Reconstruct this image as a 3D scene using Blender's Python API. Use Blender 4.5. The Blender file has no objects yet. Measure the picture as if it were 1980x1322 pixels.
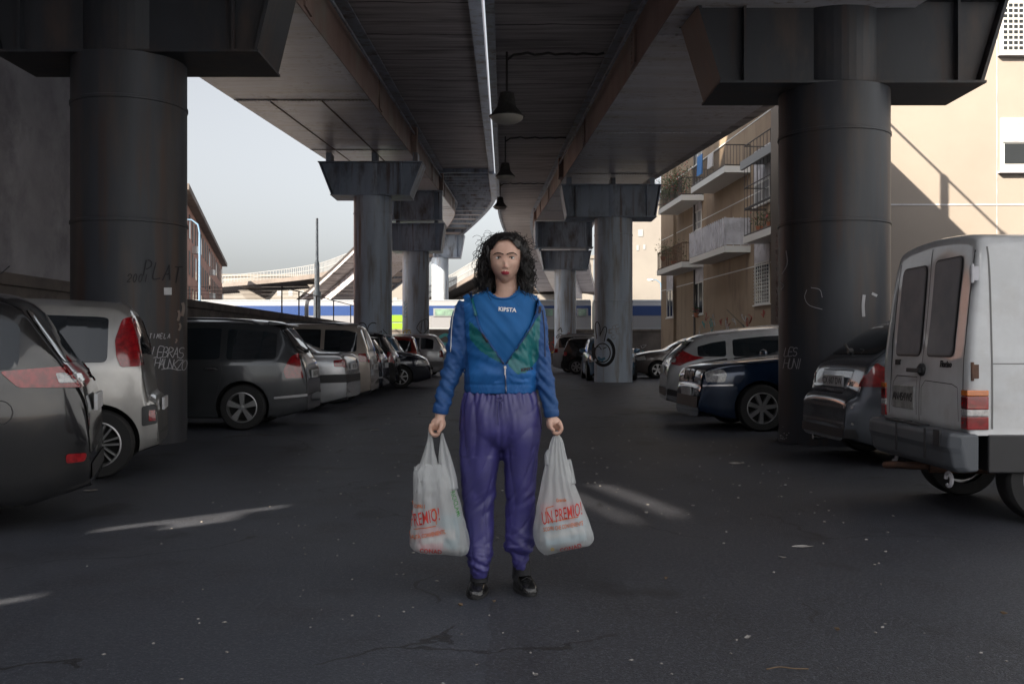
import bpy, bmesh, math, random
from mathutils import Vector, Matrix, noise
from mathutils.bvhtree import BVHTree
random.seed(7)
R = math.radians
C = bpy.context.scene.collection
# ---------------------------------------------------------------- camera, world, sun, exposure
F = 1925.0; HY = 670.0; CH = 1.15          # focal length in photo pixels, horizon row, eye height
cam_d = bpy.data.cameras.new('camera'); cam = bpy.data.objects.new('camera', cam_d); C.objects.link(cam)
cam.location = (0, 0, CH); cam.rotation_euler = (R(90), 0, 0)
cam_d.lens = 35.0; cam_d.sensor_width = 36.0; cam_d.shift_y = (HY - 661) / 1980.0
cam_d.clip_end = 4000; cam_d.clip_start = 0.05
bpy.context.scene.camera = cam
SA, SB = 1.0, 0.90                          # sun travels (+x, +y, -z) = (SA, 1, -SB)
sdir = Vector((SA, 1.0, -SB)).normalized()
w = bpy.data.worlds.new('World'); bpy.context.scene.world = w; w.use_nodes = True
nt = w.node_tree; bg = nt.nodes['Background']
sk = nt.nodes.new('ShaderNodeTexSky'); sk.sky_type = 'NISHITA'; sk.sun_disc = False
sk.sun_elevation = math.asin(-sdir.z); sk.sun_rotation = math.atan2(-sdir.x, -sdir.y)
sk.air_density = 1.0; sk.dust_density = 3.8; sk.ozone_density = 1.2; sk.altitude = 50
hs = nt.nodes.new('ShaderNodeHueSaturation'); hs.inputs['Saturation'].default_value = .24; nt.links.new(sk.outputs[0], hs.inputs['Color']); nt.links.new(hs.outputs[0], bg.inputs[0]); bg.inputs[1].default_value = 0.072
sl = bpy.data.lights.new('sun', 'SUN'); sl.energy = 4.8; sl.angle = R(0.5); sl.color = (1.0, 0.87, 0.70)
so = bpy.data.objects.new('sun', sl); C.objects.link(so); so.rotation_euler = sdir.to_track_quat('-Z', 'Y').to_euler()
so.location = (-20, -20, 30)
vs = bpy.context.scene.view_settings
vs.view_transform = 'Standard'; vs.look = 'None'; vs.gamma = 1.0; vs.exposure = 1.62
bpy.context.scene.render.resolution_x = 1024; bpy.context.scene.render.resolution_y = 683
bpy.context.scene.cycles.max_bounces = 8

# ---------------------------------------------------------------- helpers
def wp(px, py, Y):                          # a photo pixel at depth Y as a world point
    return Vector(((px - 990) / F * Y, Y, CH - (py - HY) / F * Y))
def lerp(a, b, t): return a + (b - a) * t
def interp(pts, x):
    if x <= pts[0][0]: return pts[0][1]
    for (a, b), (c, d) in zip(pts, pts[1:]):
        if x <= c: return b + (d - b) * (x - a) / max(1e-9, c - a)
    return pts[-1][1]
def catmull(P, n, closed=False):
    out = []; m = len(P); P = [Vector(p) for p in P]
    rng = range(m) if closed else range(m - 1)
    for i in rng:
        p0 = P[(i - 1) % m] if (closed or i > 0) else P[0] * 2 - P[1]
        p1 = P[i]; p2 = P[(i + 1) % m]
        p3 = P[(i + 2) % m] if (closed or i + 2 < m) else P[-1] * 2 - P[-2]
        for k in range(n):
            t = k / n
            out.append(0.5 * ((2 * p1) + (p2 - p0) * t + (2 * p0 - 5 * p1 + 4 * p2 - p3) * t * t + (3 * p1 - p0 - 3 * p2 + p3) * t ** 3))
    if not closed: out.append(P[-1].copy())
    return out

class MB:
    def __init__(s): s.v = []; s.f = []; s.m = []
    def add(s, vs, fs, m=0):
        o = len(s.v); s.v += [tuple(v) for v in vs]; s.f += [tuple(i + o for i in f) for f in fs]; s.m += [m] * len(fs); return s
    def box(s, x0, x1, y0, y1, z0, z1, m=0, M=None):
        vs = [Vector((x, y, z)) for z in (z0, z1) for y in (y0, y1) for x in (x0, x1)]
        if M: vs = [M @ v for v in vs]
        return s.add(vs, [(0, 2, 3, 1), (4, 5, 7, 6), (0, 1, 5, 4), (2, 6, 7, 3), (0, 4, 6, 2), (1, 3, 7, 5)], m)
    def rings(s, rs, m=0, cap=True, closed=True):
        n = len(rs[0]); vs = [p for r in rs for p in r]; fs = []
        for i in range(len(rs) - 1):
            for j in range(n if closed else n - 1):
                k = (j + 1) % n
                fs.append((i * n + j, i * n + k, (i + 1) * n + k, (i + 1) * n + j))
        if cap and closed:
            fs.append(tuple(range(n - 1, -1, -1))); fs.append(tuple((len(rs) - 1) * n + j for j in range(n)))
        return s.add(vs, fs, m)
    def tube(s, pts, r, n=8, m=0, cap=True):
        pts = [Vector(p) for p in pts]; rs = []
        if not hasattr(r, '__len__'): r = [r] * len(pts)
        up = None
        for i, p in enumerate(pts):
            d = (pts[min(i + 1, len(pts) - 1)] - pts[max(i - 1, 0)])
            if d.length < 1e-9: d = Vector((0, 0, 1))
            d.normalize()
            if up is None: up = d.orthogonal().normalized()
            up = (up - d * up.dot(d))
            if up.length < 1e-6: up = d.orthogonal()
            up.normalize(); sd = d.cross(up)
            rs.append([p + (up * math.cos(a) + sd * math.sin(a)) * r[i] for a in [2 * math.pi * k / n for k in range(n)]])
        return s.rings(rs, m, cap)
    def lathe(s, prof, n=24, m=0, M=None, cap=True):     # prof (r, z) round z
        rs = [[Vector((r * math.cos(2 * math.pi * k / n), r * math.sin(2 * math.pi * k / n), z)) for k in range(n)] for r, z in prof]
        if M: rs = [[M @ p for p in r] for r in rs]
        return s.rings(rs, m, cap)
    def prism(s, poly, d0, d1, axis='y', m=0, M=None):   # poly (a,b) extruded
        def P(a, b, d): return Vector((a, d, b)) if axis == 'y' else (Vector((d, a, b)) if axis == 'x' else Vector((a, b, d)))
        A = [P(a, b, d0) for a, b in poly]; B = [P(a, b, d1) for a, b in poly]
        if M: A = [M @ p for p in A]; B = [M @ p for p in B]
        n = len(poly)
        return s.add(A + B, [tuple(range(n)), tuple(range(2 * n - 1, n - 1, -1))] + [(i, (i + 1) % n, n + (i + 1) % n, n + i) for i in range(n)], m)
    def build(s, name, mats, parent=None, smooth=False, bevel=0, recalc=True):
        me = bpy.data.meshes.new(name); me.from_pydata(s.v, [], s.f)
        if not isinstance(mats, (list, tuple)): mats = [mats]
        for m in mats: me.materials.append(m)
        if len(mats) > 1: me.polygons.foreach_set('material_index', s.m)
        if recalc:
            bm = bmesh.new(); bm.from_mesh(me); bmesh.ops.recalc_face_normals(bm, faces=bm.faces); bm.to_mesh(me); bm.free()
        if smooth:
            me.polygons.foreach_set('use_smooth', [True] * len(me.polygons))
            if smooth != 'all':
                try: me.set_sharp_from_angle(angle=R(38))
                except Exception: pass
        me.update()
        o = bpy.data.objects.new(name, me); C.objects.link(o); o.parent = parent
        if bevel:
            b = o.modifiers.new('bevel', 'BEVEL'); b.width = bevel; b.segments = 2; b.limit_method = 'ANGLE'
        return o
def thing(name, label, cat, loc=(0, 0, 0), rz=0, group=None):
    o = bpy.data.objects.new(name, None); C.objects.link(o); o.location = loc; o.rotation_euler = (0, 0, rz)
    o.empty_display_size = .2
    return tag(o, label, cat, group)
def tag(o, label, cat, group=None):
    o['label'] = label; o['category'] = cat
    if group: o['group'] = group
    return o
def struct(o): o['kind'] = 'structure'; return o
def evalmesh(o):
    dg = bpy.context.evaluated_depsgraph_get(); dg.update()
    return bpy.data.meshes.new_from_object(o.evaluated_get(dg))
def remesh(mb, voxel, smooth=2, name='tmp'):
    o = mb.build(name, [])
    m = o.modifiers.new('r', 'REMESH'); m.mode = 'VOXEL'; m.voxel_size = voxel
    if smooth:
        q = o.modifiers.new('s', 'SMOOTH'); q.iterations = smooth; q.factor = .5
    me = evalmesh(o); bpy.data.objects.remove(o)
    return me
def link(me, name, mats, parent=None, smooth=True):
    me.name = name; me.materials.clear()
    for m in (mats if isinstance(mats, (list, tuple)) else [mats]): me.materials.append(m)
    me.polygons.foreach_set('use_smooth', [smooth] * len(me.polygons)); me.update()
    o = bpy.data.objects.new(name, me); C.objects.link(o); o.parent = parent
    return o
def textmesh(body, size, extrude=.001, shear=0, spacing=1, offset=0):
    cu = bpy.data.curves.new('t', 'FONT'); cu.body = body; cu.size = size; cu.extrude = extrude; cu.shear = shear; cu.space_character = spacing
    cu.align_x = 'CENTER'; cu.align_y = 'CENTER'; cu.resolution_u = 2; cu.offset = offset
    o = bpy.data.objects.new('t', cu); C.objects.link(o); me = evalmesh(o); bpy.data.objects.remove(o)
    return me
def text(body, size, M, mat, name='lettering', parent=None, **k):
    me = textmesh(body, size, **k); me.transform(M); return link(me, name, mat, parent, False)

# ---------------------------------------------------------------- materials
def mat(name, col, rough=.6, metal=0., col2=None, sc=3., lo=.4, hi=.6, bump=0., bsc=30., coat=0., stretch=None, spec=.5, grime=None, gsc=1., emis=None, detail=6, coord='Object'):
    m = bpy.data.materials.new(name); m.use_nodes = True; t = m.node_tree; b = t.nodes['Principled BSDF']
    b.inputs['Base Color'].default_value = (*col, 1); b.inputs['Roughness'].default_value = rough; b.inputs['Metallic'].default_value = metal
    b.inputs['Coat Weight'].default_value = coat; b.inputs['Specular IOR Level'].default_value = spec; b.inputs['Coat Roughness'].default_value = .05
    tc = t.nodes.new('ShaderNodeTexCoord'); mp = t.nodes.new('ShaderNodeMapping'); t.links.new(tc.outputs[coord], mp.inputs[0])
    if stretch: mp.inputs['Scale'].default_value = stretch
    last = None
    def nz(scale, d=detail):
        n = t.nodes.new('ShaderNodeTexNoise'); n.inputs['Scale'].default_value = scale; n.inputs['Detail'].default_value = d; n.inputs['Roughness'].default_value = .62
        t.links.new(mp.outputs[0], n.inputs['Vector']); return n
    def layer(prev, c2, scale, a, bb):
        n = nz(scale); r = t.nodes.new('ShaderNodeMapRange'); r.inputs[1].default_value = a; r.inputs[2].default_value = bb
        t.links.new(n.outputs['Fac'], r.inputs[0]); x = t.nodes.new('ShaderNodeMix'); x.data_type = 'RGBA'
        t.links.new(r.outputs[0], x.inputs[0]); x.inputs[7].default_value = (*c2, 1)
        if prev: t.links.new(prev, x.inputs[6])
        else: x.inputs[6].default_value = (*col, 1)
        return x.outputs[2]
    if col2: last = layer(None, col2, sc, lo, hi)
    if grime: last = layer(last, grime, gsc, .5, .72)
    if last: t.links.new(last, b.inputs['Base Color'])
    if bump:
        n = nz(bsc); bp = t.nodes.new('ShaderNodeBump'); bp.inputs['Strength'].default_value = bump; bp.inputs['Distance'].default_value = .02
        t.links.new(n.outputs['Fac'], bp.inputs['Height']); t.links.new(bp.outputs[0], b.inputs['Normal'])
    if emis: b.inputs['Emission Color'].default_value = (*emis[:3], 1); b.inputs['Emission Strength'].default_value = emis[3]
    return m
def addmix(m, c2, build):                    # extra colour layer; build(tree, nodes) returns a factor socket
    t = m.node_tree; b = t.nodes['Principled BSDF']; s = b.inputs['Base Color']; x = t.nodes.new('ShaderNodeMix'); x.data_type = 'RGBA'
    if s.is_linked: t.links.new(s.links[0].from_socket, x.inputs[6])
    else: x.inputs[6].default_value = s.default_value
    x.inputs[7].default_value = (*c2, 1); t.links.new(build(t), x.inputs[0]); t.links.new(x.outputs[2], s)
def mathn(t, op, a, b=None, c=None):
    n = t.nodes.new('ShaderNodeMath'); n.operation = op
    for i, q in enumerate((a, b, c)):
        if q is None: continue
        if isinstance(q, (int, float)): n.inputs[i].default_value = q
        else: t.links.new(q, n.inputs[i])
    return n.outputs[0]
def posxyz(t):
    g = t.nodes.new('ShaderNodeNewGeometry'); s = t.nodes.new('ShaderNodeSeparateXYZ'); t.links.new(g.outputs['Position'], s.inputs[0]); return g.outputs['Position'], s.outputs
def pnoise(t, scale, vec, stretch=(1, 1, 1), d=4):
    mp = t.nodes.new('ShaderNodeMapping'); mp.inputs['Scale'].default_value = stretch; t.links.new(vec, mp.inputs[0])
    n = t.nodes.new('ShaderNodeTexNoise'); n.inputs['Scale'].default_value = scale; n.inputs['Detail'].default_value = d; t.links.new(mp.outputs[0], n.inputs['Vector']); return n.outputs['Fac']

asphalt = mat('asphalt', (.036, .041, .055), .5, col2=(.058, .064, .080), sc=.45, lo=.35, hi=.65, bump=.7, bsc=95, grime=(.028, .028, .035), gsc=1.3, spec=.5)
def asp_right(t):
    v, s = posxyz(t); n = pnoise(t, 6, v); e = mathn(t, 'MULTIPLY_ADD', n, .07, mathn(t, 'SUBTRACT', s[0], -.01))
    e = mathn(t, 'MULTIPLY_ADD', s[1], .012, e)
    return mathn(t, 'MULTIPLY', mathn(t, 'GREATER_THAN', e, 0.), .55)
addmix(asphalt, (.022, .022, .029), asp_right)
def asp_spk(t):
    v, s = posxyz(t); n = t.nodes.new('ShaderNodeTexVoronoi'); n.inputs['Scale'].default_value = 62; t.links.new(v, n.inputs['Vector'])
    return mathn(t, 'MULTIPLY', mathn(t, 'LESS_THAN', n.outputs['Distance'], .22), .5)
addmix(asphalt, (.17, .18, .20), asp_spk)
def asp_stain(t):
    v, s = posxyz(t); n = pnoise(t, .55, v, (1, .5, 1), 5); r = t.nodes.new('ShaderNodeMapRange'); r.inputs[1].default_value = .55; r.inputs[2].default_value = .7; t.links.new(n, r.inputs[0]); return mathn(t, 'MULTIPLY', r.outputs[0], .6)
addmix(asphalt, (.020, .020, .025), asp_stain)
def asp_far(t):  # far asphalt paler: the brighter light there is put into the colour
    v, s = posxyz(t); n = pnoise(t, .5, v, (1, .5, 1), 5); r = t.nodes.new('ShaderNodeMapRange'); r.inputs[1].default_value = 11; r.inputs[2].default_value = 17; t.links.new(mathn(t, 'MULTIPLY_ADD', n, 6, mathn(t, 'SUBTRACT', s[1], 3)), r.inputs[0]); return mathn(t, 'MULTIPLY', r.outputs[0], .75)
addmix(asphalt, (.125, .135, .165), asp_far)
def asp_grain(t):
    v, s = posxyz(t); n = pnoise(t, 48, v, (1, 1, 1), 3); r = t.nodes.new('ShaderNodeMapRange'); r.inputs[1].default_value = .5; r.inputs[2].default_value = .72; t.links.new(n, r.inputs[0]); return mathn(t, 'MULTIPLY', r.outputs[0], .55)
addmix(asphalt, (.11, .12, .145), asp_grain)
def asp_oil(t):
    v, s = posxyz(t); n = pnoise(t, 1.5, v, (1, .8, 1), 3); r = t.nodes.new('ShaderNodeMapRange'); r.inputs[1].default_value = .60; r.inputs[2].default_value = .68; t.links.new(n, r.inputs[0]); return mathn(t, 'MULTIPLY', r.outputs[0], .65)
addmix(asphalt, (.012, .012, .015), asp_oil)
def asp_crack(t):
    v, s = posxyz(t); w_ = t.nodes.new('ShaderNodeTexNoise'); w_.inputs['Scale'].default_value = 1.4; w_.inputs['Detail'].default_value = 5; t.links.new(v, w_.inputs['Vector'])
    ad = t.nodes.new('ShaderNodeVectorMath'); ad.operation = 'ADD'; t.links.new(v, ad.inputs[0]); t.links.new(w_.outputs['Color'], ad.inputs[1])
    n = t.nodes.new('ShaderNodeTexVoronoi'); n.feature = 'DISTANCE_TO_EDGE'; n.inputs['Scale'].default_value = .42; t.links.new(ad.outputs[0], n.inputs['Vector'])
    k = pnoise(t, .5, v, (1, 1, 1), 2)
    return mathn(t, 'MULTIPLY', mathn(t, 'LESS_THAN', n.outputs['Distance'], .005), mathn(t, 'MULTIPLY', mathn(t, 'GREATER_THAN', k, .46), .85))
addmix(asphalt, (.012, .012, .014), asp_crack)
def asp_patch(t):
    v, s = posxyz(t); n = pnoise(t, .16, v, (1.4, .7, 1), 5); r = t.nodes.new('ShaderNodeMapRange'); r.inputs[1].default_value = .53; r.inputs[2].default_value = .56; t.links.new(n, r.inputs[0]); return mathn(t, 'MULTIPLY', r.outputs[0], .35)
addmix(asphalt, (.075, .077, .088), asp_patch)
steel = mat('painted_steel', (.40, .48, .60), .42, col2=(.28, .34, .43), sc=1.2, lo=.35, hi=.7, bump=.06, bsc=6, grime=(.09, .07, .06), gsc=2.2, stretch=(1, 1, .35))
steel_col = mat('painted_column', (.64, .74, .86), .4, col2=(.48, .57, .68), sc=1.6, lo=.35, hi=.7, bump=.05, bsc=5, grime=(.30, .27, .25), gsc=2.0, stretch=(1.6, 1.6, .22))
steel_n = mat('dark_steel', (.028, .032, .040), .55, col2=(.018, .021, .027), sc=1.2, lo=.35, hi=.7, bump=.06, bsc=6, grime=(.06, .045, .04), gsc=2.2, stretch=(1, 1, .35))  # caps of the two nearest pillars, much darker than the other caps
col_n = mat('dark_column', (.045, .05, .062), .5, col2=(.028, .031, .038), sc=1.6, lo=.35, hi=.7, bump=.05, bsc=5, grime=(.075, .058, .05), gsc=2.0, stretch=(1.6, 1.6, .22))  # columns of the two nearest pillars, much darker than the others
def runs(t):
    v, s = posxyz(t); n = pnoise(t, 2.2, v, (3.2, 3.2, .16), 6); b = pnoise(t, .8, v, (1, 1, .6), 4); r = t.nodes.new('ShaderNodeMapRange'); r.inputs[1].default_value = .54; r.inputs[2].default_value = .66; t.links.new(n, r.inputs[0])
    r2 = t.nodes.new('ShaderNodeMapRange'); r2.inputs[1].default_value = .42; r2.inputs[2].default_value = .6; t.links.new(b, r2.inputs[0]); return mathn(t, 'MULTIPLY', mathn(t, 'MULTIPLY', r.outputs[0], r2.outputs[0]), .75)
rust_web = mat('rusty_web', (.30, .22, .20), .5, col2=(.18, .11, .095), sc=.6, lo=.4, hi=.65, bump=.1, bsc=8, grime=(.26, .27, .24), gsc=.8)
soffit = mat('steel_soffit', (.68, .68, .74), .34, col2=(.52, .50, .54), sc=1.0, lo=.35, hi=.65, bump=.08, bsc=3, stretch=(.5, 3, 1), grime=(.45, .40, .34), gsc=.7)
for m_, c_ in ((col_n, (.065, .036, .027)), (steel_n, (.045, .025, .02)), (steel_col, (.26, .17, .12)), (steel, (.15, .09, .065)), (soffit, (.24, .17, .13))): addmix(m_, c_, runs)
concrete = mat('deck_concrete', (.66, .63, .64), .75, col2=(.42, .39, .40), sc=1.5, lo=.35, hi=.65, bump=.25, bsc=5, stretch=(.35, 3.2, 1), grime=(.13, .115, .12), gsc=1.0)
def joints(t):
    v, s = posxyz(t); n = pnoise(t, 1.2, v, (1, 1, 1), 5)
    y = mathn(t, 'MULTIPLY_ADD', n, .35, s[1]); fr = mathn(t, 'FRACT', mathn(t, 'MULTIPLY', y, 1 / 2.4)); d = mathn(t, 'ABSOLUTE', mathn(t, 'SUBTRACT', fr, .5))
    return mathn(t, 'MULTIPLY', mathn(t, 'LESS_THAN', d, .013), .8)
addmix(concrete, (.03, .028, .03), joints)
plaster = mat('grey_plaster', (.46, .45, .48), .85, col2=(.30, .29, .31), sc=.7, lo=.3, hi=.7, bump=.2, bsc=7, grime=(.22, .21, .23), gsc=.9)
wallstone = mat('old_wall', (.22, .19, .17), .9, col2=(.12, .105, .10), sc=1.1, lo=.3, hi=.7, bump=.4, bsc=8, grime=(.08, .07, .07), gsc=2)
cream = mat('cream_render', (.33, .29, .255), .85, col2=(.285, .25, .22), sc=.4, lo=.3, hi=.7, bump=.06, bsc=15)
tan = mat('tan_render', (.36, .28, .20), .88, col2=(.29, .22, .155), sc=.5, lo=.3, hi=.7, bump=.1, bsc=12, stretch=(1, 1, .4), grime=(.22, .16, .12), gsc=1.2)
palew = mat('pale_panel', (.60, .60, .64), .7, col2=(.48, .48, .52), sc=1, grime=(.35, .34, .36), gsc=2)
pink = mat('pink_render', (.42, .23, .18), .85, col2=(.34, .19, .155), sc=.3)
farcream = mat('far_cream', (.235, .22, .20), .85, col2=(.21, .195, .18), sc=.15)
white = mat('white_paint', (.7, .7, .68), .5)
glassd = mat('window_glass', (.03, .035, .04), .08, spec=.8)
shutter = mat('shutter', (.10, .09, .085), .6)
shutterg = mat('grey_shutter', (.30, .31, .32), .6)
iron = mat('iron_rail', (.05, .045, .045), .5)
rustiron = mat('rusty_rail', (.13, .065, .04), .7, col2=(.07, .04, .03), sc=6)
black = mat('black_rubber', (.015, .015, .016), .75, bump=.1, bsc=60)
blackpl = mat('black_plastic', (.03, .03, .033), .5, bump=.03, bsc=90)
archdark = mat('wheel_well', (.008, .008, .008), .9)
carglass = mat('car_glass', (.012, .016, .020), .04, spec=.8, coat=.3)
chrome = mat('chrome', (.6, .6, .62), .18, 1.)
alloy = mat('alloy', (.42, .42, .43), .32, .8)
redl = mat('red_lens', (.30, .006, .010), .12, coat=1., col2=(.16, .003, .006), sc=25)
whitel = mat('clear_lens', (.55, .55, .55), .1, coat=1., col2=(.3, .3, .32), sc=25)
orangel = mat('amber_lens', (.6, .16, .02), .15, coat=1.)
plate_m = mat('plate_white', (.62, .63, .65), .4, col2=(.5, .5, .52), sc=8)
ink = mat('black_ink', (.015, .015, .018), .6)
gwhite = mat('white_spray', (.42, .42, .44), .8); gblack = mat('black_spray', (.02, .02, .025), .8); gblue = mat('blue_spray', (.12, .28, .42), .8)
gred = mat('red_spray', (.35, .05, .05), .8); gyel = mat('yellow_spray', (.5, .36, .08), .8); gteal = mat('teal_spray', (.05, .24, .25), .8); gorange = mat('orange_spray', (.40, .16, .04), .8)
leafm = mat('leaf', (.05, .09, .035), .7, col2=(.09, .10, .05), sc=20); flow = mat('flower_red', (.4, .06, .06), .7)
terracotta = mat('terracotta', (.34, .13, .07), .8)
def paint(name, c, rough=.28, dirt=None, metal=.35):
    return mat(name, c, rough, metal, col2=tuple(x * .85 for x in c), sc=2, coat=.8, grime=dirt, gsc=3 if dirt else 1)

# ---------------------------------------------------------------- ground
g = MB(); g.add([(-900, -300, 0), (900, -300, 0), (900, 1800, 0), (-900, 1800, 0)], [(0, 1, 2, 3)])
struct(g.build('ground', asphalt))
g = MB(); g.box(-160, 160, 64.4, 90, .004, .75); struct(g.build('railway_embankment', wallstone))

lot = mat('bounce_ground', (.58, .50, .45), .9, col2=(.48, .42, .38), sc=.8, bump=.2, bsc=20)
g = MB(); g.add([(-60, 27, .004), (-9.1, 27, .004), (-9.1, 64, .004), (-60, 64, .004)], [(0, 1, 2, 3)]); struct(g.build('bounce_lot', lot))  # unseen pale ground added to bounce sun onto the deck underside
g = MB(); g.add([(-60, -40, .004), (9, -40, .004), (9, -3, .004), (-60, -3, .004)], [(0, 1, 2, 3)]); struct(g.build('bounce_lot', lot))  # same pale ground behind the viewpoint, out of view
# ---------------------------------------------------------------- viaduct decks
SL = .073; XS = -.0104
def pathR(Y):
    x = XS * Y; z = CH + SL * Y
    if Y > 58: x += .0013 * (Y - 58) ** 2; z -= .0017 * (Y - 58) ** 2
    return x, z
def pathL(Y):
    x = XS * Y; z = CH + SL * Y
    if Y > 62: x -= .0115 * (Y - 62) ** 2; z -= .0075 * (Y - 62) ** 2
    return x, z
def sweep(mb, poly, path, ys, m=0):
    rs = []
    for y in ys:
        x, z = path(y); rs.append([Vector((x + a, y, z + b)) for a, b in poly])
    mb.rings(rs, m)
def frange(a, b, s):
    o = []; 
    while a < b - 1e-6: o.append(a); a += s
    return o + [b]
Y0 = 3  # decks cut short out of view so sky lights the foreground
def ladder_rail(mb, path, xo, z0, h, ys, step):
    for k in ((.15, .5, 1.0) if xo < 0 else (1.0,)):
        mb.tube([Vector((path(y)[0] + xo, y, path(y)[1] + z0 + h * k)) for y in ys], .03, 5)
    y = ys[0]
    while y < ys[-1]:
        x, z = path(y); mb.box(x + xo - .05, x + xo + .05, y - .05, y + .05, z + z0, z + z0 + h + .02); y += step
# right viaduct
VR = thing('viaduct', 'right-hand elevated road deck carrying the three hanging lamps', 'viaduct', group='parallel road viaduct decks')
ysR = frange(Y0, 58, 8) + frange(61, 118, 5)
m = MB(); sweep(m, [(2.02, 3.12), (4.85, 3.12), (4.85, 3.84), (2.02, 3.84)], pathR, ysR)
# bolted splices and rib lines on the girder
for y in frange(4, 58, 9.0):
    x, z = pathR(y)
    for k in range(34):
        m.box(x + 2.1 + k * .082, x + 2.135 + k * .082, y - .05, y + .05, z + 3.09, z + 3.13)
    m.box(x + 2.02, x + 4.85, y - .012, y + .012, z + 3.105, z + 3.13)
girR = m.build('box_girder', soffit, VR)
m = MB(); sweep(m, [(2.0, 3.095), (2.015, 3.095), (2.015, 3.84), (2.0, 3.84)], pathR, ysR)
for y in frange(6, 60, 9.0):
    x, z = pathR(y)
    m.box(x + 1.965, x + 2.0, y - .25, y + .25, z + 3.12, z + 3.8)
    for k in range(9): m.box(x + 1.95, x + 1.966, y - .03, y + .03, z + 3.16 + k * .07, z + 3.19 + k * .07)
for y in (32.5, 57.5):
    x, z = pathR(y); m.box(x + 1.85, x + 2.0, y - .25, y + .25, z + 3.12, z + 3.84)
m.build('girder_web', rust_web, VR)
m = MB(); sweep(m, [(1.80, 3.76), (2.0, 3.76), (2.0, 3.79), (1.80, 3.79)], pathR, ysR)
sweep(m, [(1.86, 3.55), (1.90, 3.55), (1.90, 3.60), (1.86, 3.60)], pathR, ysR); m.build('top_flange', steel, VR)
m = MB(); sweep(m, [(-.20, 3.845), (6.3, 3.90), (6.45, 3.95), (6.45, 4.25), (-.228, 4.25), (-.228, 3.845)], pathR, ysR); m.build('deck_slab', concrete, VR)
m = MB(); sweep(m, [(-.235, 3.74), (-.10, 3.74), (-.10, 3.85), (-.235, 3.85)], pathR, ysR); m.build('edge_beam', steel, VR)
m = MB(); sweep(m, [(6.25, 4.25), (6.45, 4.25), (6.45, 4.55), (6.25, 4.55)], pathR, ysR); ladder_rail(m, pathR, 6.35, 4.55, .9, frange(Y0, 110, 8), 1.3); m.build('railing', iron, VR)
# left viaduct
VL = thing('viaduct', 'left-hand elevated road deck ending in a ribbed steel soffit that bends left', 'viaduct', group='parallel road viaduct decks')
ysL = frange(Y0, 62, 8) + frange(64, 96, 2)
m = MB(); sweep(m, [(-6.05, 3.93), (-2.96, 3.93), (-2.96, 4.85), (-6.05, 4.85)], pathL, ysL)
for y in frange(4.5, 60, 9.0):
    x, z = pathL(y)
    for k in range(37):
        m.box(x - 6.0 + k * .082, x - 5.965 + k * .082, y - .05, y + .05, z + 3.90, z + 3.94)
    m.box(x - 6.05, x - 2.96, y - .012, y + .012, z + 3.915, z + 3.94)
m.build('box_girder', soffit, VL)
m = MB()
for xo in (-5.3, -4.1):                     # rusty weld seams on the soffit beyond the splice
    sweep(m, [(xo, 3.918), (xo + .035, 3.918), (xo + .035, 3.931), (xo, 3.931)], pathL, frange(22.5, 62, 4))
m.build('weld_seam', rustiron, VL)
m = MB(); sweep(m, [(-2.955, 3.90), (-2.935, 3.90), (-2.935, 4.85), (-2.955, 4.85)], pathL, ysL)
for y in (32.5, 47): x, z = pathL(y); m.box(x - 2.935, x - 2.75, y - .25, y + .25, z + 3.93, z + 4.85)
for y in frange(6, 60, 9.0): x, z = pathL(y); m.box(x - 2.935, x - 2.9, y - .25, y + .25, z + 3.95, z + 4.8)
m.build('girder_web', rust_web, VL)
m = MB(); sweep(m, [(-2.935, 4.76), (-2.70, 4.76), (-2.70, 4.79), (-2.935, 4.79)], pathL, ysL)
sweep(m, [(-2.84, 4.5), (-2.80, 4.5), (-2.80, 4.55), (-2.84, 4.55)], pathL, ysL); m.build('top_flange', steel, VL)
m = MB(); sweep(m, [(-7.35, 4.95), (-7.2, 4.89), (-.45, 4.852), (-.36, 4.852), (-.36, 5.2), (-7.35, 5.2)], pathL, ysL); m.build('deck_slab', concrete, VL)
m = MB(); sweep(m, [(-.58, 4.72), (-.35, 4.72), (-.35, 4.853), (-.58, 4.853)], pathL, ysL); sweep(m, [(-.60, 4.6), (-.2, 4.6), (-.2, 4.64), (-.60, 4.64)], pathL, frange(46, 62, 4))
y = 46.0
while y < 95:                               # ribs of the steel section beyond the concrete one
    x, z = pathL(y); m.box(x - 2.9, x - .65, y - .05, y + .05, z + 4.65, z + 4.86); y += 1.5
m.build('steel_rib', steel, VL)
m = MB(); sweep(m, [(-7.35, 5.2), (-7.15, 5.2), (-7.15, 5.5), (-7.35, 5.5)], pathL, ysL); ladder_rail(m, pathL, -7.25, 5.5, .9, frange(Y0, 62, 8), 1.3)
for y in frange(6, 58, 2.1):                # broken drip brackets along the outer edge
    x, z = pathL(y); m.box(x - 7.42, x - 7.3, y - .04, y + .04, z + 4.86, z + 5.0)
m.build('railing', iron, VL)
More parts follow.
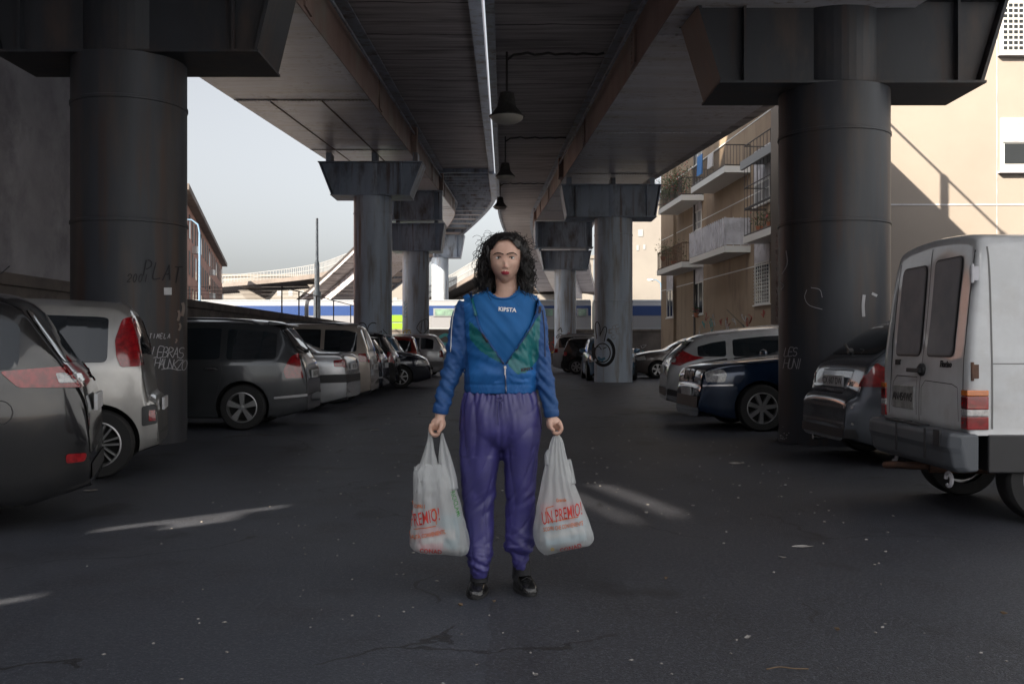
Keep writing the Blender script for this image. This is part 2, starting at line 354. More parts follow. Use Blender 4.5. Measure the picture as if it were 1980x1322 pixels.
# ---------------------------------------------------------------- pillars
def pillar(px, Y, D, zb, zt, hb, ht, label, dep=1.1, cdx=0, zdeck=None, cm=None, sm=None):
    X = (px - 990) / F * Y; t = thing('viaduct_pillar', label, 'pillar', (X, Y, 0), 0, 'steel pillars of the viaduct'); r = D / 2
    m = MB(); m.lathe([(r, -.1), (r, 2.6), (r + .012, 2.605), (r + .012, 2.64), (r, 2.645), (r, zb - .55), (r + .012, zb - .545), (r + .012, zb - .51), (r, zb - .505), (r, zb + .0)], 56)
    m.build('column', cm or steel_col, t, True)
    m = MB(); hw = dep * .38
    m.prism([(cdx - hb + .08, zb + .03), (cdx + hb - .08, zb + .03), (cdx + ht - .08, zt - .03), (cdx - ht + .08, zt - .03)], -hw, hw, 'y')
    m.box(cdx - hb, cdx + hb, -dep / 2, dep / 2, zb, zb + .03)                 # flanges
    m.box(cdx - ht, cdx + ht, -dep / 2, dep / 2, zt - .03, zt)
    for s in (-1, 1):                        # sloping end plates and upright stiffeners
        m.prism([(cdx + s * (hb - .06), zb + .03), (cdx + s * (hb - .02), zb + .03), (cdx + s * (ht - .02), zt - .03), (cdx + s * (ht - .06), zt - .03)], -dep / 2 + .02, dep / 2 - .02, 'y')
        for q in (-1, 1):
            m.box(cdx + s * (hb - .32), cdx + s * (hb - .29), min(q * hw, q * (dep / 2 - .03)), max(q * hw, q * (dep / 2 - .03)), zb + .03, zt - .03)
    # half round of the column carried up through the cap
    m.lathe([(r * .86, zb + .03), (r * .86, zt - .03)], 40)
    m.build('cap_beam', sm or steel, t)
    if zdeck:
        m = MB()
        for xx in (cdx - ht + .2, cdx, cdx + ht - .35): m.box(xx, xx + .16, -.3, .3, zt, zdeck - .03)
        m.build('bearing', steel, t)
    return t, X, r
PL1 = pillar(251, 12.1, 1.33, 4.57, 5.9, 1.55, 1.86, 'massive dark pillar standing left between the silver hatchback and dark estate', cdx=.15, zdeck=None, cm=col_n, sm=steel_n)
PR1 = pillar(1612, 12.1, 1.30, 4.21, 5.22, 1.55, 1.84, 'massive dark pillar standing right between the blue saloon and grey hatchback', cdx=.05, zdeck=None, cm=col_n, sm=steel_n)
PL2 = pillar(721, 32.5, 1.24, 6.0, 7.08, 1.28, 1.68, 'second pillar on the left, blue-grey with curly black tags', dep=1.3, zdeck=7.45)
PR2 = pillar(1186, 32.5, 1.24, 5.30, 6.35, 1.45, 1.62, 'second pillar on the right, pale grey with a big long-eared graffiti', dep=1.3, cdx=-.12, zdeck=6.64)
PL3 = pillar(804, 47, 1.26, 5.6, 6.9, 1.15, 1.32, 'third pillar on the left with yellow and red scribbles at its foot', dep=1.4, cdx=.1)
PR3 = pillar(1093, 58, 1.26, 5.6, 6.7, 1.3, 1.5, 'third pillar on the right behind the parked black compact', dep=1.4, cdx=0)
PL4 = pillar(851, 76, 1.28, 7.9, 9.6, 1.0, 1.3, 'farthest slim pillar on the left catching the sun', dep=1.4, cdx=.6)
def crossbeam(t, x0, x1, z0, z1):
    m = MB(); m.box(x0, x1, -.3, .3, z0 + .03, z1); m.box(x0 - .05, x1 + .05, -.6, .6, z0, z0 + .03); m.box(x0 - .05, x1 + .05, -.6, .6, z1, z1 + .03)
    for xx in (x0 + .1, x0 + .4, x1 - .4, x1 - .1): m.box(xx, xx + .03, -.55, .55, z0 + .03, z1)
    m.box(x0 + .2, x0 + .35, -.3, .3, z0 - .17, z0); m.box(x1 - .35, x1 - .2, -.3, .3, z0 - .17, z0)
    m.build('cross_girder', steel, t)
crossbeam(PL3[0], -1.1, 1.25, 7.05, 8.4)
crossbeam(PR3[0], -1.75, 1.55, 6.87, 8.35)
# ---------------------------------------------------------------- graffiti ribbons on the pillars (each a part)
def onpillar(P, px, py, off=.006):
    t, X, r = P; Y = t.location.y; dx = (px - 990) / F
    # intersect the sight line with the cylinder to find the point on the steel
    a = dx * dx + 1; b = -2 * (dx * X + Y); c = X * X + Y * Y - (r + off) ** 2; q = b * b - 4 * a * c
    if q < 0: q = 0
    yy = (-b - math.sqrt(q)) / (2 * a)
    return Vector((dx * yy - X, yy - Y, CH - (py - HY) / F * yy))
def spray(P, strokes, wpx, m, name='graffiti'):
    mb = MB()
    for st in strokes:
        pts = catmull([(x, y) for x, y in st], 6) if len(st) > 2 else [Vector(p) for p in st]
        L = []
        for i, p in enumerate(pts):
            d = (pts[min(i + 1, len(pts) - 1)] - pts[max(0, i - 1)]); d = d.normalized() if d.length > 0 else Vector((1, 0)); n = Vector((-d.y, d.x)) * wpx / 2
            L.append((onpillar(P, p.x + n.x, p.y + n.y), onpillar(P, p.x - n.x, p.y - n.y)))
        vs = [q for pr in L for q in pr]; mb.add(vs, [(2 * i, 2 * i + 1, 2 * i + 3, 2 * i + 2) for i in range(len(L) - 1)])
    mb.build(name, m, P[0])
def arc(cx, cy, rx, ry, a0, a1, n=12): return [(cx + rx * math.cos(R(lerp(a0, a1, k / n))), cy + ry * math.sin(R(lerp(a0, a1, k / n)))) for k in range(n + 1)]
GL = {'L': [[(0, 0), (0, 1), (.6, 1)]], 'E': [[(.6, 0), (0, 0), (0, 1), (.6, 1)], [(0, .5), (.5, .5)]], 'S': [arc(.3, .25, .3, .25, -30, -270) + arc(.3, .75, .3, .25, -90, 150)], 'B': [[(0, 0), (0, 1)], arc(.1, .25, .4, .25, -90, 90), arc(.1, .75, .45, .25, -90, 90)],
      'R': [[(0, 1), (0, 0)], arc(.1, .25, .4, .25, -90, 90), [(.1, .5), (.6, 1)]], 'A': [[(0, 1), (.3, 0)], [(.3, 0), (.6, 1)], [(.12, .6), (.5, .6)]], 'H': [[(0, 0), (0, 1)], [(.6, 0), (.6, 1)], [(0, .5), (.6, .5)]], 'O': [arc(.3, .5, .3, .5, 0, 360)], 'U': [[(0, 0), (0, .7)], arc(.3, .7, .3, .3, 180, 0), [(.6, .7), (.6, 0)]],
      'N': [[(0, 1), (0, 0)], [(0, 0), (.6, 1)], [(.6, 1), (.6, 0)]], 'K': [[(0, 0), (0, 1)], [(.6, 0), (0, .55)], [(.1, .5), (.6, 1)]], 'Z': [[(0, 0), (.6, 0)], [(.6, 0), (0, 1)], [(0, 1), (.6, 1)]], 'P': [[(0, 1), (0, 0)], arc(.1, .28, .4, .28, -90, 90)], 'T': [[(0, 0), (.6, 0)], [(.3, 0), (.3, 1)]],
      '2': [arc(.3, .3, .3, .3, 180, 370), [(.6, .4), (0, 1)], [(0, 1), (.6, 1)]], '0': [arc(.3, .5, .25, .5, 0, 360)], '1': [[(.3, 0), (.3, 1)]], 'M': [[(0, 1), (.1, 0)], [(.1, 0), (.3, .7)], [(.3, .7), (.55, 0)], [(.55, 0), (.65, 1)]], 'I': [[(.3, 0), (.3, 1)]], 'C': [arc(.35, .5, .35, .5, -50, -310)], 'G': [arc(.35, .5, .35, .5, -50, -320), [(.35, .55), (.65, .55)]], 'Y': [[(0, 0), (.3, .5)], [(.6, 0), (.2, 1)]]}
def tagtext(P, s, x, y, h, wpx, m, sl=0., adv=.72):
    st = []
    for ch in s:
        if ch in GL:
            for g_ in GL[ch]: st.append([(x + a * h * .8 + (1 - b) * h * .2, y + b * h + (x - 0) * 0 + random.uniform(-.02, .02) * h) for a, b in g_])
        x += adv * h; y += sl * h
    spray(P, st, wpx, m)
tagtext(PL1, 'PLAT', 277, 503, 30, 2.2, gblack, .15, .62); tagtext(PL1, '2001', 245, 530, 15, 1.6, gblack)
tagtext(PL1, 'TIMELA', 288, 645, 9, 1.3, gwhite, 0, .8); tagtext(PL1, 'LEBRAS', 294, 670, 20, 1.5, gwhite, .02, .5); tagtext(PL1, 'HAUNKZO', 298, 692, 19, 1.5, gwhite, .04, .46)
spray(PL1, [[(312, 714), (330, 712), (345, 716)]], 1.3, gwhite)
mm = MB(); a = onpillar(PL1, 317, 556); b = onpillar(PL1, 332, 556); c = onpillar(PL1, 332, 570); d = onpillar(PL1, 317, 570); mm.add([a, b, c, d], [(0, 1, 2, 3)]); mm.build('number_plate', plate_m, PL1[0])
for (x, y, w_, h_) in ((345, 600, 5, 20), (347, 625, 4, 14), (353, 585, 6, 26), (340, 655, 3, 8)):
    spray(PL1, [[(x, y), (x + 2, y + h_ * .4), (x - 1, y + h_)]], w_, rust_web, 'peeling_patch')
tagtext(PR1, 'LES', 1516, 672, 16, 1.4, gwhite, 0, .5); tagtext(PR1, 'HUNI', 1514, 692, 20, 1.3, gwhite, .02, .42)
spray(PR1, [[(1520, 485), (1522, 510), (1512, 530)], [(1508, 545), (1515, 552), (1510, 560)]], 2, gwhite)
spray(PR1, [[(1560, 560), (1556, 575), (1565, 590), (1590, 598)], [(1568, 556), (1585, 560), (1590, 575)]], 1.3, gwhite)
spray(PR1, [[(1671, 570), (1669, 590), (1670, 612)]], 6, gwhite, 'peeling_patch'); spray(PR1, [[(1686, 567), (1696, 572)]], 5, gwhite, 'peeling_patch')
for k in range(40):
    x = 1508 + abs(random.gauss(0, 9)); y = 850 - abs(random.gauss(0, 16)); spray(PR1, [[(x, y), (x + random.uniform(1, 3), y + random.uniform(-2, 2))]], random.uniform(1, 2.4), gwhite, 'paint_splash') if k < 14 else None
for k in range(16):
    y = 450 + k * 11; spray(PR1, [[(1501 + random.uniform(0, 3), y), (1502, y + random.uniform(4, 12))]], random.uniform(2, 5), rust_web, 'peeling_patch')
spray(PL2, [arc(700, 632, 8, 8, 180, 360) + [(708, 640), (698, 656)], arc(722, 637, 11, 13, -60, -250), [(706, 648), (716, 654), (724, 645)]], 1.6, gblack)
spray(PL2, [[(726, 650), (738, 640), (730, 660), (745, 655), (735, 668)], [(740, 636), (750, 650), (744, 662)]], 1.2, gblack)
for k in range(7): spray(PL2, [arc(744 + random.uniform(-9, 9), 662 + random.uniform(-12, 8), 4, 5, 0, 300, 6)], 1.1, random.choice([gorange, gblack, gyel]))
spray(PL3, [[(812, 622), (826, 617), (828, 632), (818, 645), (806, 635), (812, 622)], [(816, 622), (814, 640)], [(821, 620), (822, 640)]], 1.1, gblack)
spray(PL3, [arc(813, 653, 8, 8, 0, 360), arc(813, 653, 4, 4, 0, 360), [(806, 652), (820, 655)]], 1.6, gred)
spray(PL3, [arc(785, 643, 5, 5, 0, 330), arc(790, 642, 4, 4, 0, 330)], 2.0, gyel); spray(PL3, [arc(784, 586 + k * 8, 3, 3, 0, 270, 5) for k in range(4)], 1.2, gblue)
# long-eared scrawl on the second right pillar
spray(PR2, [arc(1167, 680, 20, 26, -70, 200, 20)], 6, gblack); spray(PR2, [arc(1165, 682, 15, 18, 0, 360, 20)], 2, gblack)
spray(PR2, [[(1154, 655), (1151, 630), (1155, 622), (1160, 632), (1160, 650)], [(1160, 648), (1168, 632), (1173, 636), (1170, 652), (1168, 660)]], 1.6, gblack)
spray(PR2, [[(1156, 690), (1162, 695), (1170, 692)], [(1158, 694), (1166, 698)]], 5, gblue); spray(PR2, [[(1150, 673), (1158, 670), (1163, 676)], [(1166, 674), (1173, 671)]], 1.5, gblack)
for k in range(9): spray(PR2, [arc(1185 + random.uniform(-7, 10), 640 + random.uniform(-10, 12), 4, 4, random.uniform(0, 90), 300, 5)], 1., gwhite)
spray(PR3, [arc(1084, 655, 6, 6, 180, 400), arc(1084, 655, 9, 9, 190, 380), [(1078, 640), (1084, 634), (1086, 642)]], 1.5, gblack)
spray(PR3, [arc(1100, 648, 4, 4, 0, 300), [(1095, 655), (1103, 645)], [(1098, 640), (1107, 652)]], 1.4, gred); spray(PR3, [[(1078, 640), (1088, 640), (1080, 648), (1090, 646)]], 1.4, gwhite)

# ---------------------------------------------------------------- hanging lamps
lampm = mat('lamp_enamel', (.07, .07, .068), .5, col2=(.04, .04, .04), sc=12); lampw = mat('lamp_diffuser', (.55, .53, .48), .4)
def lamp(px, pytop, Y, pxc, label, w_, drop, cab):
    xb, zb_ = pathR(Y); zt = zb_ + 3.86; X = (px - 990) / F * Y
    t = thing('pendant_lamp', label, 'lamp', (X, Y, zt), 0, 'bell-shaped lamps hanging under the deck'); s = w_ / .62
    zz = -drop + .16 * s
    m = MB(); m.lathe([(.02, -.03), (.02, zz + .40 * s)], 8); m.build('stem', iron, t)
    m = MB(); m.lathe([(.05 * s, zz + .42 * s), (.12 * s, zz + .40 * s), (.135 * s, zz + .32 * s), (.16 * s, zz + .17 * s), (.17 * s, zz + .155 * s), (.2 * s, zz + .12 * s), (.27 * s, zz + .03 * s), (.31 * s, zz), (.30 * s, zz - .015), (.10, zz + .01)], 40); m.build('lamp_shade', lampm, t, True)
    m = MB(); m.lathe([(.285 * s, zz - .012), (.27 * s, zz - .05 * s), (.20 * s, zz - .10 * s), (.10 * s, zz - .125 * s), (.01, zz - .13 * s)], 36); m.build('diffuser', lampw, t, True)
    m = MB(); n = 14; L = cab
    m.tube([Vector((L * k / n, .02 * math.sin(k * 1.7), -.05 - .03 * math.sin(k * 1.1) ** 2 - (.12 if k == 0 else 0))) for k in range(n + 1)], .022, 6); m.build('cable', iron, t)
lamp(980, 100, 17.2, 985, 'nearest and largest bell lamp hanging under the right deck', .62, 1.30, 1.68)
lamp(977, 263, 27.8, 977, 'middle bell lamp of the three hanging in a row', .56, 1.28, 1.95)
lamp(967, 353, 41.9, 967, 'farthest bell lamp of the row, above the woman', .62, 1.20, 2.0)
# ================================================================ walls and buildings
XW = -8.6; WH = 2.41
t = thing('boundary_wall', 'long low stone wall behind the left row of cars with a coping', 'wall', (XW, 40, 0))
m = MB(); m.box(-.35, 0, -39.5, 24.2, 0, WH - .22); m.build('wall', wallstone, t)
m = MB(); m.box(-.4, .06, -39.5, 24.2, WH - .216, WH); m.build('coping', wallstone, t, bevel=.02)
t = thing('grey_building', 'tall windowless grey plastered building at the far left', 'building', (XW - .05, 12, 0))
m = MB(); m.prism([(0, -11.75), (0, -4), (-14, -4), (-14, -25.75)], 0, 15, 'z'); m.build('unseen_low_wing', plaster, t)  # unseen wing, its height and slanted end shaped for sun and shade
m = MB(); m.box(-14, 0, -3.997, 14.3, 0, 29); m.build('wall', plaster, t)  # unseen top raised so that it shades the tan facade
m = MB(); m.box(-14.1, .2, -4.1, 14.4, 29.003, 29.4); m.build('cornice', wallstone, t)
t = thing('sun_slit_wall', 'added unseen wall behind the viewpoint, its slits shaping the sun patches on the asphalt', 'wall', (XW - .05, 0, 0))  # added out of view; slits throw the sun patches on the ground
m = MB(); cur = -50.
def holes(y0, y1, hs):
    z = 0.
    for a, b in hs + [(15., 15.)]:
        if a > z: m.box(-.1, 0, y0, y1, z, a)
        z = b
for y0, y1, hs in ((-50, -3.7, []), (-.72, -.30, []), (-.30, .0, [(5.8, 6.2)]), (.0, .28, [(5.45, 6.4)]), (.27, .6, [])): holes(y0, y1, hs)
for k in range(30):
    ya = -3.7 + k * 2.98 / 30; zc = lerp(8.82, 8.25, k / 29); e_ = min(1, k / 8, (29 - k) / 5) * .13
    holes(ya, ya + 2.98 / 30, ([(5.55, 5.9)] if -2.1 < ya < -1.86 else []) + [(zc - .20, zc - .20 + e_), (zc + .08, zc + .08 + e_ * 1.3)])
m.build('wall', plaster, t)
# back retaining wall with the railway
backwall = mat('retaining_wall', (.11, .10, .095), .9, col2=(.07, .062, .06), sc=.5, lo=.35, hi=.65, bump=.3, bsc=5, grime=(.20, .18, .17), gsc=.35)
t = thing('retaining_wall', 'dark graffiti-covered retaining wall below the train', 'wall', (0, 64, 0))
m = MB(); m.box(-40, 40, 0, .4, 0, 2.15); m.build('wall', backwall, t); m = MB(); m.box(-40, 40, -.06, .46, 2.153, 2.28); m.build('coping', wallstone, t)
def flat(strokes, Y, wpx, mm, name='graffiti', par=None):
    mb = MB()
    for st in strokes:
        pts = catmull([(x, y) for x, y in st], 6)
        L = []
        for i, p in enumerate(pts):
            d = (pts[min(i + 1, len(pts) - 1)] - pts[max(0, i - 1)]); d = d.normalized() if d.length > 0 else Vector((1, 0)); n = Vector((-d.y, d.x)) * wpx / 2
            a = wp(p.x + n.x, p.y + n.y, Y); b = wp(p.x - n.x, p.y - n.y, Y)
            L += [a - Vector((0, 64, 0)), b - Vector((0, 64, 0))]
        mb.add(L, [(2 * i, 2 * i + 1, 2 * i + 3, 2 * i + 2) for i in range(len(L) // 2 - 1)])
    mb.build(name, mm, par)
flat([[(850, 652), (862, 647), (872, 655), (880, 650)], [(848, 660), (860, 665), (872, 662)], [(862, 670), (875, 674)]], 63.99, 6, gteal, par=t)
flat([[(842, 660), (848, 668), (844, 676)], [(854, 672), (858, 680)]], 63.985, 6, gorange, par=t)
flat([[(850, 685), (860, 676), (874, 684), (868, 694)], [(838, 690), (846, 684)]], 63.98, 3, gred, par=t)
for k in range(16):
    x = random.choice([random.uniform(1053, 1071), random.uniform(1117, 1145), random.uniform(1224, 1290)]); y = random.uniform(652, 690)
    flat([[(x + dx, y + dy) for dx, dy in [(random.uniform(-7, 7), random.uniform(-6, 6)) for _ in range(5)]]], 63.98, 1.3, random.choice([gwhite, gblack, gteal, gred, gyel]), par=t)
# iron fence along the left wall's far half
t = thing('iron_fence', 'thin dark railing standing on the far end of the left boundary wall', 'fence', (XW - .15, 40, WH))
m = MB()
for k, px in enumerate((545, 578, 612, 645, 678)): 
    Yp = 8.75 / ((990 - px) / F); m = MB(); m.tube([(0, Yp - 40, -.02), (0, Yp - 40, 1.02)], .03, 6); m.build('post', iron, t)
m = MB()
for h in (1.0,): m.tube([(0, -2, h), (0, 24, h)], .025, 6)
m.build('handrail', iron, t)
# ---------------------------------------------------------------- train
trainw = mat('train_white', (.24, .25, .275), .35, coat=.3); trainb = mat('train_blue', (.025, .06, .19), .35, coat=.3); traing = mat('train_green', (.20, .38, .03), .4); trainr = mat('train_roof', (.30, .33, .36), .6)
trg = mat('train_window', (.14, .20, .18), .1, spec=.8, col2=(.22, .36, .28), sc=1.5)
ztr = lambda py: CH + (HY - py) / F * 70
def coach(px0, px1, label, stripe, win):
    x0 = (px0 - 990) / F * 70; x1 = (px1 - 990) / F * 70
    t = thing('train_coach', label, 'train', ((x0 + x1) / 2, 71.4, .75), 0, 'coaches of the passing train'); h = (x1 - x0) / 2
    zb = ztr(652) - .75 - .3; zt = ztr(579) - .75
    m = MB(); m.prism([(-1.4, zb), (1.4, zb), (1.42, zt - .5), (1.15, zt - .12), (.6, zt), (-.6, zt), (-1.15, zt - .12), (-1.42, zt - .5)], -h + .1, h - .1, 'x'); m.build('body', trainw, t)
    m = MB(); m.prism([(-1.17, zt - .10), (-.6, zt + .02), (.6, zt + .02), (1.17, zt - .10)], -h + .12, h - .12, 'x'); m.build('roof', trainr, t)
    m = MB(); m.box(-h + .11, h - .11, -1.435, -1.40, ztr(610) - .75, ztr(591) - .75); m.build('stripe', stripe, t)
    m = MB(); m.box(-h + .11, h - .11, -1.43, -1.40, ztr(637) - .75, ztr(634) - .75); m.build('skirt', trainr, t)
    for (a, b) in win:
        xa = (a - 990) / F * 70 - (x0 + x1) / 2; xb = (b - 990) / F * 70 - (x0 + x1) / 2
        m = MB(); m.box(xa, xb, -1.46, -1.40, ztr(612) - .75, ztr(596) - .75); fr = m.build('window', trainw, t)
        m = MB(); m.box(xa + .12, xb - .12, -1.475, -1.45, ztr(610.5) - .75, ztr(597.5) - .75); m.build('pane', trg, fr)
    m = MB()
    for s in (-1, 1):
        for k in (-1, 1):
            M = Matrix.Translation((s * (h - 3) + k * .9, 0, .42)) @ Matrix.Rotation(R(90), 4, 'X'); m.lathe([(.42, -1.2), (.42, 1.2)], 16, M=M)
    m.build('bogie', blackpl, t)
coach(150, 592, 'leftmost coach of the passing train, seen over the low wall', trainb, [(300, 400)])
coach(594, 812, 'coach with a bright green lower band between the two left pillars', trainb, [(690, 740)])
o = bpy.data.objects['train_coach.001']
m = MB(); m.box(-5.7, 1.4, -1.445, -1.40, ztr(640) - .75, ztr(609) - .75); m.box(-5.7, 5.1, -1.45, -1.402, ztr(624.5) - .75, ztr(623) - .75)
gp = MB(); x0 = (748 - 990) / F * 70 - o.location.x; x1 = (806 - 990) / F * 70 - o.location.x
gp.box(x0, x1, -1.45, -1.40, ztr(640) - .75, ztr(624.5) - .75); gp.box(x0, x1, -1.45, -1.40, ztr(622) - .75, ztr(609) - .75); gp.build('green_panel', traing, o)
coach(814, 1146, 'middle coach with two bright windows, passing behind the woman', trainb, [(838, 880), (1048, 1072), (1115, 1137)])
coach(1148, 1600, 'rightmost coach disappearing behind the tan apartment block', trainb, [(1400, 1500)])
# ---------------------------------------------------------------- left background
t = thing('pink_building', 'long pink apartment block with dark shutters receding at the left', 'building', (-26, 80, 0))
d = Vector((-.246, 1, 0)).normalized(); nrm = Vector((d.y, -d.x, 0))
def fp(s, z, off=0): return d * s + nrm * off + Vector((0, 0, z))
m = MB(); s0, s1 = -9, 62; hb = 12.4
m.add([fp(s0, 0), fp(s1, 0), fp(s1, hb), fp(s0, hb), fp(s0, 0, -14), fp(s1, 0, -14), fp(s1, hb, -14), fp(s0, hb, -14)], [(0, 1, 2, 3), (4, 5, 6, 7), (0, 4, 7, 3), (1, 5, 6, 2), (3, 2, 6, 7)]); m.build('wall', pink, t)
m = MB(); m.add([fp(s0, hb + .01, .7), fp(s1, hb + .01, .7), fp(s1, hb + .45, .7), fp(s0, hb + .45, .7), fp(s0, hb + .01, -14.5), fp(s1, hb + .01, -14.5), fp(s1, hb + .45, -14.5), fp(s0, hb + .45, -14.5)], [(0, 1, 2, 3), (4, 5, 6, 7), (0, 4, 7, 3), (1, 5, 6, 2), (3, 2, 6, 7), (0, 1, 5, 4)]); m.build('cornice', wallstone, t)
s = -7
while s < 60:
    for fl in range(4):
        z = 1.2 + fl * 2.9
        m = MB(); m.add([fp(s, z, .05), fp(s + 1.3, z, .05), fp(s + 1.3, z + 1.9, .05), fp(s, z + 1.9, .05), fp(s, z, .001), fp(s + 1.3, z, .001), fp(s + 1.3, z + 1.9, .001), fp(s, z + 1.9, .001)], [(0, 1, 2, 3), (0, 1, 5, 4), (2, 3, 7, 6), (1, 2, 6, 5), (0, 3, 7, 4)])
        m.build('window', shutter if random.random() < .8 else glassd, t)
    s += 3.6
m = MB()
for s in (2, 14, 28, 44):
    for z in (3.2, 6.4, 9):
        if random.random() < .7: c = fp(s + 2.3, z, .2); m.box(c.x - .3, c.x + .3, c.y - .45, c.y + .45, c.z, c.z + .6)
m.build('air_conditioner', white, t)
t = thing('shade_tower', 'added unseen tower hidden by the left pillar, shading the tan flats from the sun', 'building', (-26, 55, 0), math.atan2(.246, 1))  # added out of sight to keep the sun off the tan facade
m = MB(); m.box(-14, .0, -31, -13, 0, 36); m.build('wall', pink, t); m = MB(); m.box(-14.2, .3, -31.2, -12.8, 36.003, 36.4); m.build('cornice', wallstone, t)  # body and cornice of the added shade tower, out of sight
t.location = (-20.6, 55, 0)
# tall mast and street lamps
t = thing('lighting_mast', 'tall stepped grey mast rising in front of the distant flyover', 'mast', wp(613, 670, 58).xy[:] + (0,))
m = MB(); zt = CH + (HY - 422) / F * 58; m.lathe([(.23, 0), (.20, 4.2), (.20, 4.25), (.155, 4.3), (.14, zt - 2.6), (.09, zt - 2.5), (.07, zt)], 16); m.lathe([(.24, 4.1), (.24, 4.35)], 16); m.build('mast_pole', mat('galvanised', (.30, .35, .38), .5, col2=(.22, .27, .30), sc=6), t, True)
def street_lamp(px, pyt, Y, label, sgn):
    t = thing('street_lamp', label, 'street lamp', wp(px, 670, Y).xy[:] + (0,), 0, 'street lamps'); z = CH + (HY - pyt) / F * Y
    m = MB(); m.tube([(0, 0, 0), (0, 0, z - .8), (sgn * .1, 0, z - .3), (sgn * .5, 0, z), (sgn * .9, 0, z + .02)], [.09, .06, .05, .04, .035], 8); m.build('lamp_post', mat('blue_post', (.14, .26, .40), .5), t, True)
    m = MB(); m.lathe([(.02, .12), (.22, .08), (.25, 0), (.18, -.1), (.02, -.12)], 14, M=Matrix.Translation((sgn * 1.05, 0, z - .02)) @ Matrix.Diagonal((1.3, .7, 1, 1))); m.build('lamp_head', white, t, True)
street_lamp(386, 425, 62, 'blue street lamp in front of the pink building', -1)
street_lamp(1279, 541, 95, 'small lamp before the cream block, seen beside the tan flats', -1)
t = thing('catenary_line', 'overhead railway wires strung over the train at the left', 'wires', (0, 75, 0)); m = MB()
for py in (548, 555, 562, 570): a = wp(150, py - 2, 76); b = wp(690, py + 5, 76); m.tube([a - Vector((0, 75, 0)), (a + b) / 2 - Vector((0, 75, .25)), b - Vector((0, 75, 0))], .02, 4)
m.build('wire', iron, t)
# distant curved flyover
def flyover(name, label, pts, wd, th, cols, rail=True, ribs=False):
    P = [wp(px, py, Y) for px, py, Y in pts]; P = catmull(P, 6); t = thing(name, label, 'flyover', tuple(P[0])); o = P[0]
    m = MB(); rs = []
    sd = []
    for i, p in enumerate(P):
        dd = (P[min(i + 1, len(P) - 1)] - P[max(i - 1, 0)]); dd.z = 0; dd.normalize(); n = Vector((-dd.y, dd.x, 0)); 
        if n.y < 0: n = -n
        sd.append(n); q = p - o
        rs.append([q, q + n * wd, q + n * wd - Vector((0, 0, th * .45)), q + n * (wd - 2) - Vector((0, 0, th)), q + n * 2 - Vector((0, 0, th)), q - Vector((0, 0, th * .45))])
    m.rings(rs); m.build('deck', mat('flyover_concrete', (.21, .18, .165), .8, col2=(.16, .14, .13), sc=.25), t)
    if rail:
        m = MB()
        for h in (.5, 1.1): m.tube([p - o + Vector((0, 0, h)) for p in P], .05, 4)
        for i in range(len(P) - 1):
            for k in range(3): q = P[i].lerp(P[i + 1], k / 3) - o; m.tube([q, q + Vector((0, 0, 1.1))], .05, 4)
        m.build('railing', shutterg, t)
    if ribs:
        m = MB()
        for i in range(len(P) - 1):
            for k in range(4): q = P[i].lerp(P[i + 1], k / 4) - o; n = sd[i]; m.tube([q + Vector((0, 0, -th * .4)), q + n * 2 - Vector((0, 0, th)), q + n * (wd - 2) - Vector((0, 0, th + .1))], .12, 4)
        m.build('rib', iron, t)
    for cx in cols:
        p = P[int(cx * (len(P) - 1))] - o + sd[0] * wd / 2; m = MB(); m.box(p.x - .9, p.x + .9, p.y - .9, p.y + .9, -o.z, p.z - th); m.prism([(p.x - 1.2, p.z - th - 1.6), (p.x + 1.2, p.z - th - 1.6), (p.x + 2.6, p.z - th), (p.x - 2.6, p.z - th)], p.y - 1.1, p.y + 1.1, 'y'); m.build('pier', farcream, t)
flyover('flyover', 'distant flyover curving across the left sky in front of the cream block', [(735, 484, 90), (700, 500, 95), (655, 517, 104), (610, 529, 117), (540, 538, 132), (430, 548, 152), (340, 555, 167)], 5, 1.2, (.55, .8), True, True)
flyover('flyover', 'railed ramp climbing behind the farthest left pillar', [(800, 590, 100), (868, 556, 96), (905, 535, 92), (960, 505, 88)], 3, .9, (), True, True)
flyover('flyover', 'low beige ramp passing behind the woman and the third right pillar', [(900, 580, 120), (1000, 556, 118), (1060, 548, 116), (1140, 546, 116), (1200, 556, 118)], 4, 1.2, (.5,), False, False)
def block(px0, px1, pyt, Y, dep, label, wins, fm=farcream):
    a = wp(px0, pyt, Y); b = wp(px1, pyt, Y); t = thing('apartment_block', label, 'building', ((a.x + b.x) / 2, Y, 0)); h = (b.x - a.x) / 2
    m = MB(); m.box(-h, h, 0, dep, 0, a.z); m.box(-h - .2, h + .2, -.2, dep + .2, a.z + .003, a.z + .5); m.build('wall', fm, t)
    for (x0, x1, y0, y1) in wins:
        p = wp(x0, y0, Y); q = wp(x1, y1, Y); m = MB(); m.box(p.x - t.location.x, q.x - t.location.x, -.06, .0, q.z, p.z); m.build('window', shutterg, t)
block(432, 690, 535, 190, 20, 'wide pale block under the distant flyover', [(470 + 22 * k, 478 + 22 * k, 562, 572) for k in range(9)])
block(748, 786, 488, 150, 14, 'narrow cream block seen between the second and third left pillars', [(760, 768, 575, 581)])
block(1108, 1147, 500, 150, 14, 'cream block seen between the second and third right pillars', [(1121, 1125, 537, 552), (1121, 1125, 567, 577)])
block(1212, 1300, 395, 120, 16, 'tall cream block right of the second right pillar', [(1234, 1243, 444, 457), (1231, 1235, 474, 484), (1244, 1248, 473, 482), (1217, 1222, 505, 519)])
